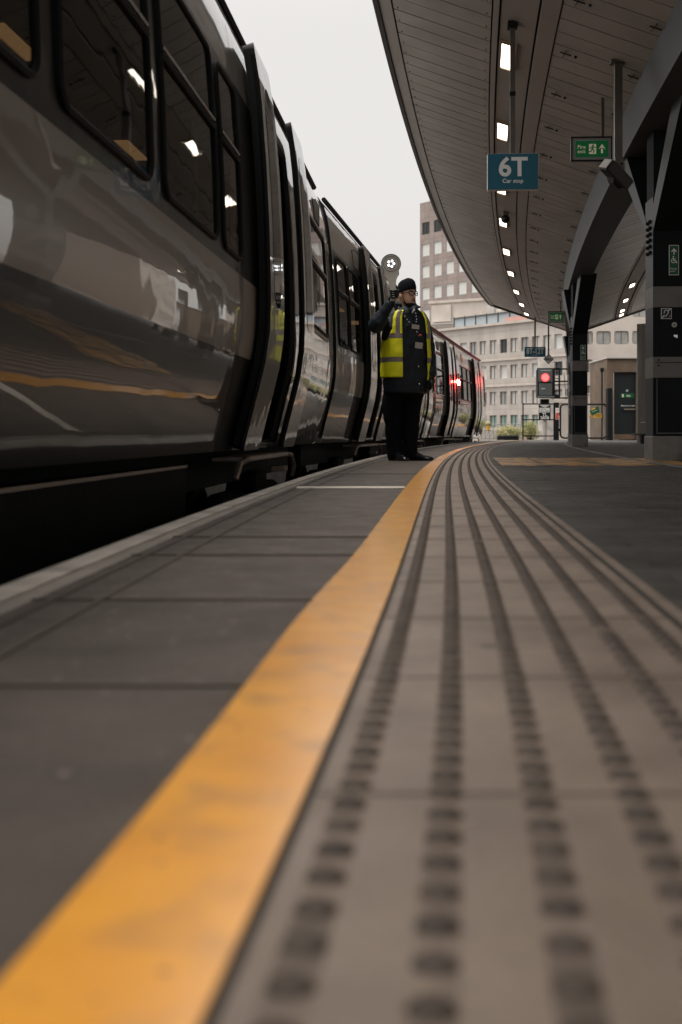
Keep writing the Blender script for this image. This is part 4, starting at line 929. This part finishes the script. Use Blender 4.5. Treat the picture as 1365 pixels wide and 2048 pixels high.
# ---------------------------------------------------------------- the dispatcher
ZP = 11.36; XP = (812-CX)*ZP/F
per = thing('person', 'man in black coat, yellow vest and beanie raising a round signal baton', 'person', (XP, ZP, 0))
def pp(px, py, dy=0): return Vector(((px-812)*ZP/F, dy, CAMH+(HY-py)*ZP/F))
def limb(b, pts, rad, n=14, flat=None):
    # smooth interpolation of a tapered limb
    P_ = []; R_ = []
    for i in range(len(pts)-1):
        p0 = pts[max(i-1, 0)]; p1 = pts[i]; p2 = pts[i+1]; p3 = pts[min(i+2, len(pts)-1)]
        for k in range(5):
            s = k/5; P_.append(.5*((2*p1)+(-p0+p2)*s+(2*p0-5*p1+4*p2-p3)*s*s+(-p0+3*p1-3*p2+p3)*s**3)); R_.append(rad[i]+(rad[i+1]-rad[i])*s)
    P_.append(pts[-1]); R_.append(rad[-1])
    b.tube(P_, 0, 0, n, radii=R_)
    b.sphere(P_[0], R_[0]*.98, 0, 12, 8); b.sphere(P_[-1], R_[-1]*.98, 0, 12, 8)
FT = R(27)   # torso turned towards screen right
TZ = [(.64, .215, .150), (.70, .217, .155), (.85, .222, .16), (1.0, .220, .158), (1.12, .215, .15), (1.25, .213, .14), (1.34, .200, .125), (1.40, .165, .105), (1.44, .10, .085), (1.47, .07, .07)]
def tw(z):
    for (a, w0, d0), (b_, w1, d1) in zip(TZ, TZ[1:]):
        if z <= b_: s = max(0, (z-a)/(b_-a)); return w0+(w1-w0)*s, d0+(d1-d0)*s
    return TZ[-1][1:]
def torso(th, z, off=0):
    w0, d0 = tw(z); sx, cy = math.sin(th), math.cos(th); e = .8
    a_ = (w0+off)*math.copysign(abs(sx)**e, sx); f_ = (d0+off)*math.copysign(abs(cy)**e, cy)
    return Vector((a_*math.cos(FT)+f_*math.sin(FT), -f_*math.cos(FT)+a_*math.sin(FT), z)) + Vector((.0, 0, 0))
b = MB(); b.loft([[torso(2*math.pi*k/36, TZ[0][0]+(TZ[-1][0]-TZ[0][0])*i/24) for k in range(36)] for i in range(25)])
sr = pp(773, 643, .02); el = pp(751, 655, -.24); wr = pp(777, 614, -.30)
limb(b, [Vector((-.12, .0, 1.34)), sr, (sr+el)/2+Vector((-.012, 0, .012)), el, (el+wr)/2, wr], [.07, .076, .080, .076, .062, .047])
sl = Vector((.155, .07, 1.33)); ell = Vector((.222, .08, 1.05)); wrl = Vector((.232, -.02, .83))
limb(b, [Vector((.10, .05, 1.34)), sl, ell, wrl], [.065, .072, .064, .052])
# cuff ring
o = b.build('jacket', 'jacket', per, smooth='all')
md = o.modifiers.new('r', 'REMESH'); md.mode = 'VOXEL'; md.voxel_size = .012; md.use_smooth_shade = True
md = o.modifiers.new('s', 'SMOOTH'); md.factor = .6; md.iterations = 4
dt = bpy.data.textures.new('folds', 'CLOUDS'); dt.noise_scale = .085; dt.noise_depth = 3; md = o.modifiers.new('d', 'DISPLACE'); md.texture = dt; md.strength = .026; md.mid_level = .5
# collar
b = MB(); rings = []
for i, (z, rr, lean) in enumerate(((1.40, .098, 0), (1.44, .092, 0), (1.475, .090, .006), (1.49, .094, .012))):
    rings.append([Vector((math.sin(t_)*(rr+lean), -math.cos(t_)*(rr+lean)*.95, z-.02*math.cos(t_-.3))) for t_ in [R(28+i2*304/26) for i2 in range(27)]])
b.loft(rings, 0, caps=False, closed=False)
b.loft([[pp(816, 621, -.10), pp(824, 616, -.11), pp(829, 611, -.08)], [pp(822, 629, -.12), pp(832, 621, -.13), pp(841, 617, -.09)]], 0, caps=False, closed=False)
b.loft([[pp(821, 628, -.15), pp(826, 620, -.15)], [pp(823, 631, -.15), pp(829, 623, -.15)]], 1, caps=False, closed=False)
o = b.build('collar', ['jacket', 'collar_in'], per, smooth='all'); md = o.modifiers.new('t', 'SOLIDIFY'); md.thickness = .008
# trousers
b = MB()
lh = Vector((-.085, .0, .72)); rh = Vector((.085, .02, .72))
limb(b, [lh, pp(784, 810, 0), pp(786, 850, .0), pp(787, 885, .01), pp(790, 912, .02)], [.105, .094, .079, .072, .078])
limb(b, [rh, pp(824, 810, .04), pp(822, 850, .03), pp(821, 885, .03), pp(820, 908, .03)], [.105, .094, .079, .072, .076])
b.sphere((0, .01, .74), .15, 0, 16, 10, (1.15, .9, .8))
o = b.build('trousers', 'trousers', per, smooth='all'); md = o.modifiers.new('r', 'REMESH'); md.mode = 'VOXEL'; md.voxel_size = .012; md.use_smooth_shade = True
md = o.modifiers.new('s', 'SMOOTH'); md.factor = .6; md.iterations = 3; md = o.modifiers.new('d', 'DISPLACE'); md.texture = dt; md.strength = .02; md.mid_level = .5
# shoes
for (hx, hy), (tx, ty) in (((-.11, .03), (-.03, -.14)), ((.03, .05), (.20, -.06))):
    b = MB(); d = Vector((tx-hx, ty-hy, 0)); L_ = d.length; d.normalize(); n_ = Vector((-d.y, d.x, 0)); rings = []
    for s, w_, h_ in ((-.04, .028, .05), (-.02, .040, .085), (.04, .043, .10), (.10, .044, .085), (.16, .049, .058), (.21, .048, .05), (.245, .036, .042), (.262, .018, .03)):
        c = Vector((hx, hy, 0))+d*s; rings.append([c+n_*w_*math.cos(a_)*(1 if math.sin(a_) < .3 else .85)+Vector((0, 0, max(.0, h_*.5+h_*.5*math.sin(a_)) if math.sin(a_) > -.6 else 0)) for a_ in [2*math.pi*k/16 for k in range(16)]])
    b.loft(rings); o = b.build('shoe', 'shoe', per, smooth='all')
# head
FH = R(40); HCn = Vector((.008, -.01, 1.575))
Mh = Matrix.Translation(HCn) @ Matrix.Rotation(FH, 4, 'Z')      # local: -y forward
b = MB(); rings = []
for z, w_, f_, bk in ((-.20, .058, .05, .06), (-.15, .058, .045, .065), (-.118, .05, .072, .06), (-.105, .054, .088, .065), (-.08, .064, .094, .078), (-.05, .070, .095, .088), (-.02, .073, .093, .094), (0, .075, .090, .097), (.02, .076, .090, .098), (.05, .075, .089, .097), (.08, .068, .078, .088), (.105, .05, .055, .066), (.118, .02, .025, .03)):
    rings.append([Mh @ Vector((w_*math.sin(a_), (-f_ if math.cos(a_) > 0 else -bk)*math.cos(a_), z)) for a_ in [2*math.pi*k/28 for k in range(28)]])
b.loft(rings)
def hm(b, f):   # add pieces in head space
    q = MB(); f(q); q.xf(Mh); b.raw(q.v, q.f, 0)
hm(b, lambda q: q.loft([[(x_*s, -y_, z_) for x_, in ((-.012,), (-.006,), (.006,), (.012,))]+[(0, -y_+.02, z_)] for s, y_, z_ in ((.6, .092, .008), (.8, .104, -.012), (1.3, .116, -.03), (1.2, .096, -.04))]))
for sx in (-1, 1):
    hm(b, lambda q: q.sphere((sx*.077, .005, -.018), .03, 0, 10, 8, (.3, .6, 1)))
# neck stays inside the collar; hand skin hidden by gloves
body = b.build('body', 'skin', per, smooth='all')
md = body.modifiers.new('r', 'REMESH'); md.mode = 'VOXEL'; md.voxel_size = .005; md.use_smooth_shade = True; md = body.modifiers.new('s', 'SMOOTH'); md.factor = .5; md.iterations = 3
def part(name, m, f, smooth='all'):
    q = MB(); f(q); q.xf(Mh); return q.build(name, m, body if name not in ('beanie', 'glasses') else per, smooth=smooth)
def fbeard(q):
    rings = []
    for z, w_, f_ in ((-.122, .045, .070), (-.112, .055, .088), (-.09, .0645, .0975), (-.068, .069, .0975)):
        rings.append([(w_*math.sin(a_)*1.07, -(f_+.006)*math.cos(a_), z+(.035 if abs(a_) > 1.0 else 0)*(abs(a_)-1.0)*1.5) for a_ in [-1.45+2.9*k/20 for k in range(21)]])
    q.loft(rings[:3], 0, caps=False, closed=False)
    # side beard up to ears
    for s in (-1, 1):
        q.loft([[(s*.066, -.045, -.098), (s*.060, -.066, -.098)], [(s*.0735, -.03, -.06), (s*.0725, -.045, -.066)], [(s*.0775, -.02, -.015), (s*.0765, -.030, -.02)]], 0, caps=False, closed=False)
    q.loft([[(-.026, -.094, -.062), (-.012, -.1005, -.054), (0, -.102, -.053), (.012, -.1005, -.054), (.026, -.094, -.062)], [(-.028, -.095, -.070), (-.012, -.101, -.062), (0, -.1025, -.060), (.012, -.101, -.062), (.028, -.095, -.070)]], 0, caps=False, closed=False)
part('beard', 'beard', fbeard)
part('mouth', 'lip', lambda q: q.sphere((0, -.093, -.070), .02, 0, 12, 8, (1.0, .35, .32)))
def feyes(q):
    for s in (-1, 1): q.sphere((s*.031, -.081, .002), .011, 0, 10, 8, (1.2, .7, .6))
part('eyes', 'eye_white', feyes)
def firis(q):
    for s in (-1, 1): q.sphere((s*.031+.003, -.0885, .002), .005, 0, 8, 6, (1, .4, 1))
part('iris', 'black', firis)
def fbrow(q):
    for s in (-1, 1): q.tube([(s*.015, -.094, .022), (s*.032, -.091, .027), (s*.05, -.080, .022)], .0045, 0, 6)
part('eyebrows', 'beard', fbrow)
def fglass(q):
    for s in (-1, 1):
        cx = s*.030; pts = [(cx+.024*math.copysign(abs(math.cos(a_))**.6, math.cos(a_)), -.104+5.5*(cx+.024*math.cos(a_))**2, .001+.018*math.copysign(abs(math.sin(a_))**.6, math.sin(a_))) for a_ in [2*math.pi*k/20 for k in range(20)]]
        q.tube(pts, .0036, 0, 6, closed=True); q.tube([(s*.054, -.088, .008), (s*.076, -.05, .008), (s*.080, .0, .004)], .0038, 0, 6)
    q.tube([(-.007, -.104, .004), (.007, -.104, .004)], .0028, 0, 6)
part('glasses', 'black', fglass)
def fhat(q):
    rings = []
    for z, k in ((.030, 1.06), (.045, 1.075), (.07, 1.07), (.095, 1.0), (.120, .90), (.140, .66), (.150, .28)):
        rings.append([(.078*k*math.sin(a_), .004-.094*k*math.cos(a_), z+.012*math.cos(a_)*(1 if z < .06 else .5)-.035*(1-math.cos(a_))*.5*(1 if z < .09 else .3)) for a_ in [2*math.pi*j/32 for j in range(32)]])
    q.loft(rings)
part('beanie', 'knit', fhat)
# hi-vis vest
b = MB(); nz_ = 40
def vest(th0, th1, z0, z1, n, off=.022):
    for i in range(nz_):
        za, zb = z0+(z1-z0)*i/nz_, z0+(z1-z0)*(i+1)/nz_; zm = (za+zb)/2
        for k in range(n):
            ta, tb = th0+(th1-th0)*k/n, th0+(th1-th0)*(k+1)/n; tm = (ta+tb)/2
            if zm > 1.13:     # arm hole
                ctr = R(-92) if tm < 0 else R(92)
                if abs(tm-ctr) < R(14+21*min(1, (zm-1.13)/.10)): continue
            silver = (1.145 < zm < 1.20) or (.925 < zm < .968)
            if zm > 1.17 and (abs(tm-R(-40)) < R(8) or abs(tm-R(46)) < R(8)): silver = True
            b.face([torso(ta, za, off), torso(tb, za, off), torso(tb, zb, off), torso(ta, zb, off)], 1 if silver else 0)
vest(R(-180), R(-27), .785, 1.415, 46); vest(R(31), R(180), .76, 1.415, 40)
o = b.build('vest', ['vest_yellow', 'reflective'], per, smooth='all')
import bmesh
bm = bmesh.new(); bm.from_mesh(o.data); bmesh.ops.remove_doubles(bm, verts=bm.verts, dist=.0005); bm.to_mesh(o.data); bm.free()
md = o.modifiers.new('d', 'DISPLACE'); md.texture = dt; md.strength = .014; md.mid_level = .4
md = o.modifiers.new('t', 'SOLIDIFY'); md.thickness = .004
# lanyard, badge, card
b = MB()
pl = [pp(796, 618, -.16), pp(803, 630, -.185), pp(812, 643, -.195), pp(820, 653, -.20)]; pr = [pp(829, 630, -.16), pp(831, 642, -.18), pp(829, 652, -.195)]
b.tube(pl, .004, 0, 6); b.tube(pr, .004, 0, 6); b.tube([pp(829, 664, -.195), pp(832, 690, -.195)], .003, 0, 6); b.build('lanyard', 'jacket', per, smooth=True)
b = MB()
for path in (pl, pr):
    for i in range(len(path)-1):
        for s in (0, .5): b.sphere(path[i]+(path[i+1]-path[i])*s+Vector((0, -.006, 0)), .0055, 0, 8, 6)
b.build('lanyard_dots', 'dot', per, smooth='all')
def cardm(cx, cy, w_, h_, name, m, dots=False):
    q = MB(); c = pp(cx, cy, -.205); q.box(-w_/2, w_/2, -.003, .003, -h_/2, h_/2); q.xf(Matrix.Translation(c) @ Matrix.Rotation(R(6), 4, 'Y') @ Matrix.Rotation(R(15), 4, 'Z')); q.build(name, m, per)
cardm(828.5, 657.5, .072, .040, 'name_badge', 'card'); cardm(835, 694, .072, .055, 'pass_card', 'card')
b = MB(); b.sphere(pp(831, 668, -.2), .012, 0, 8, 6); b.sphere(pp(834, 675, -.2), .009, 0, 8, 6); b.build('keys', 'chrome', per); b = MB(); b.sphere(pp(838, 674, -.2), .011, 0, 8, 6); b.build('key_fob', 'sign_red', per)
b = MB()
for px, py in ((835, 736), (836, 770), (843, 617.5)): b.sphere(pp(px, py, -.19 if py > 700 else -.14), .006, 0, 8, 6)
b.build('press_studs', 'chrome', per)
# gloves: raised right hand closed round the handle, facing camera; left hand hanging
def glove(name, root, axis_up, side, towards, closed=True):
    b = MB(); up = axis_up.normalized(); sd = side.normalized(); tn = towards.normalized()
    b.sphere(root, .04, 0, 14, 10, (1, .75, 1.05))
    lens = (.075, .083, .078, .062)
    for i in range(4):
        k = root+up*(.030-.020*i)+sd*(-.022)+tn*.012
        if closed:
            q = [k+sd*(-.012), k+tn*.026-sd*.006, k+tn*.036+sd*.020, k+tn*.024+sd*.044, k+tn*.002+sd*.046]
            b.tube(q, 0, 0, 10, radii=[.0115, .0112, .0105, .0098, .0085]); b.sphere(q[2], .0108, 0, 8, 6); b.sphere(q[-1], .0085, 0, 8, 6)
        else:
            q = [root-up*.02+sd*(.027-.018*i), root-up*(.055)+sd*(.030-.019*i)+tn*.004, root-up*(.02+lens[i]*.8)+sd*(.028-.018*i)+tn*.018]
            b.tube(q, 0, 0, 8, radii=[.0115, .0105, .009]); b.sphere(q[-1], .009, 0, 8, 6)
    if closed: th = [root+sd*(-.012)-up*.012, root+sd*.018+up*.018+tn*.018, root+sd*.040+up*.034+tn*.026]
    else: th = [root+sd*.02, root+sd*.042-up*.02+tn*.01, root+sd*.045-up*.05+tn*.015]
    b.tube(th, 0, 0, 8, radii=[.015, .013, .010]); b.sphere(th[-1], .010, 0, 8, 6)
    return b
hand = pp(786, 597, -.325)
b = glove('glove', hand, Vector((-.1, 0, 1)), Vector((1, .1, .05)), Vector((0, -1, 0)))
b.tube([wr+Vector((0, 0, -.0)), (wr+hand)/2, hand], 0, 0, 12, radii=[.042, .036, .034]); b.build('glove', 'glove', per, smooth='all')
b = glove('glove', pp(861, 762, -.04), Vector((-.05, 0, 1)), Vector((.3, -1, 0)), Vector((-1, -.3, 0)), closed=False); b.tube([wrl, pp(861, 760, -.04)], 0, 0, 12, radii=[.035, .032]); b.build('glove', 'glove', per, smooth='all')
# baton
bat = thing('signal_baton', 'grey round-headed dispatch baton with white LEDs held up by the man', 'baton', (XP, ZP, 0))
yb = -.35; c = pp(779, 538, 0); pts = []
ctrl = [(783, 610, 5.0), (782.5, 590, 5.5), (782, 578, 6.5), (780.5, 568, 9), (779.5, 560, 14)]
L_ = [(px-w_, py) for px, py, w_ in ctrl]; Rr = [(px+w_, py) for px, py, w_ in ctrl]
arc = [(779+18.5*math.cos(R(a_)), 538-18.5*math.sin(R(a_))) for a_ in range(-48, 229, 12)]
# order: right side up, arc counter-clockwise (screen), left side down
out = [pp(x_, y_, 0) for x_, y_ in Rr+[(779+18.5*math.cos(R(a_)), 538-18.5*math.sin(R(a_))) for a_ in range(-40, 221, 10)]+L_[::-1]]
b = MB(); b.loft([[Vector((p.x, yb+.022, p.z)) for p in out], [Vector((p.x, yb-.0, p.z)) for p in out]]); b.build('case', 'baton_grey', bat)
b = MB(); b.tube([Vector((p.x, yb+.0, p.z)) for p in out[4:-4]], .005, 0, 8); b.tube([pp(779+14.5*math.cos(R(a_)), 538-14.5*math.sin(R(a_)), yb-.002) for a_ in range(0, 360, 15)], .004, 0, 8, closed=True); b.build('rim', 'baton_rim', bat, smooth=True)
b = MB(); b.disc((c.x, yb-.0005, c.z), .042, 0, 28, .006); ld = b.build('lamp_ring', 'chrome', bat)
b = MB()
for k in range(5):
    a_ = R(72*k+70); b.disc((c.x+.026*math.cos(a_), yb-.007, c.z+.026*math.sin(a_)), .0105, 0, 12, .003)
b.build('led', 'led', ld)
b = MB(); b.tube([pp(783, 608, yb+.012), pp(787, 620, yb+.02), pp(790, 628, yb+.02)], .013, 0, 10); b.build('handle', 'near_black_plastic', bat, smooth=True)
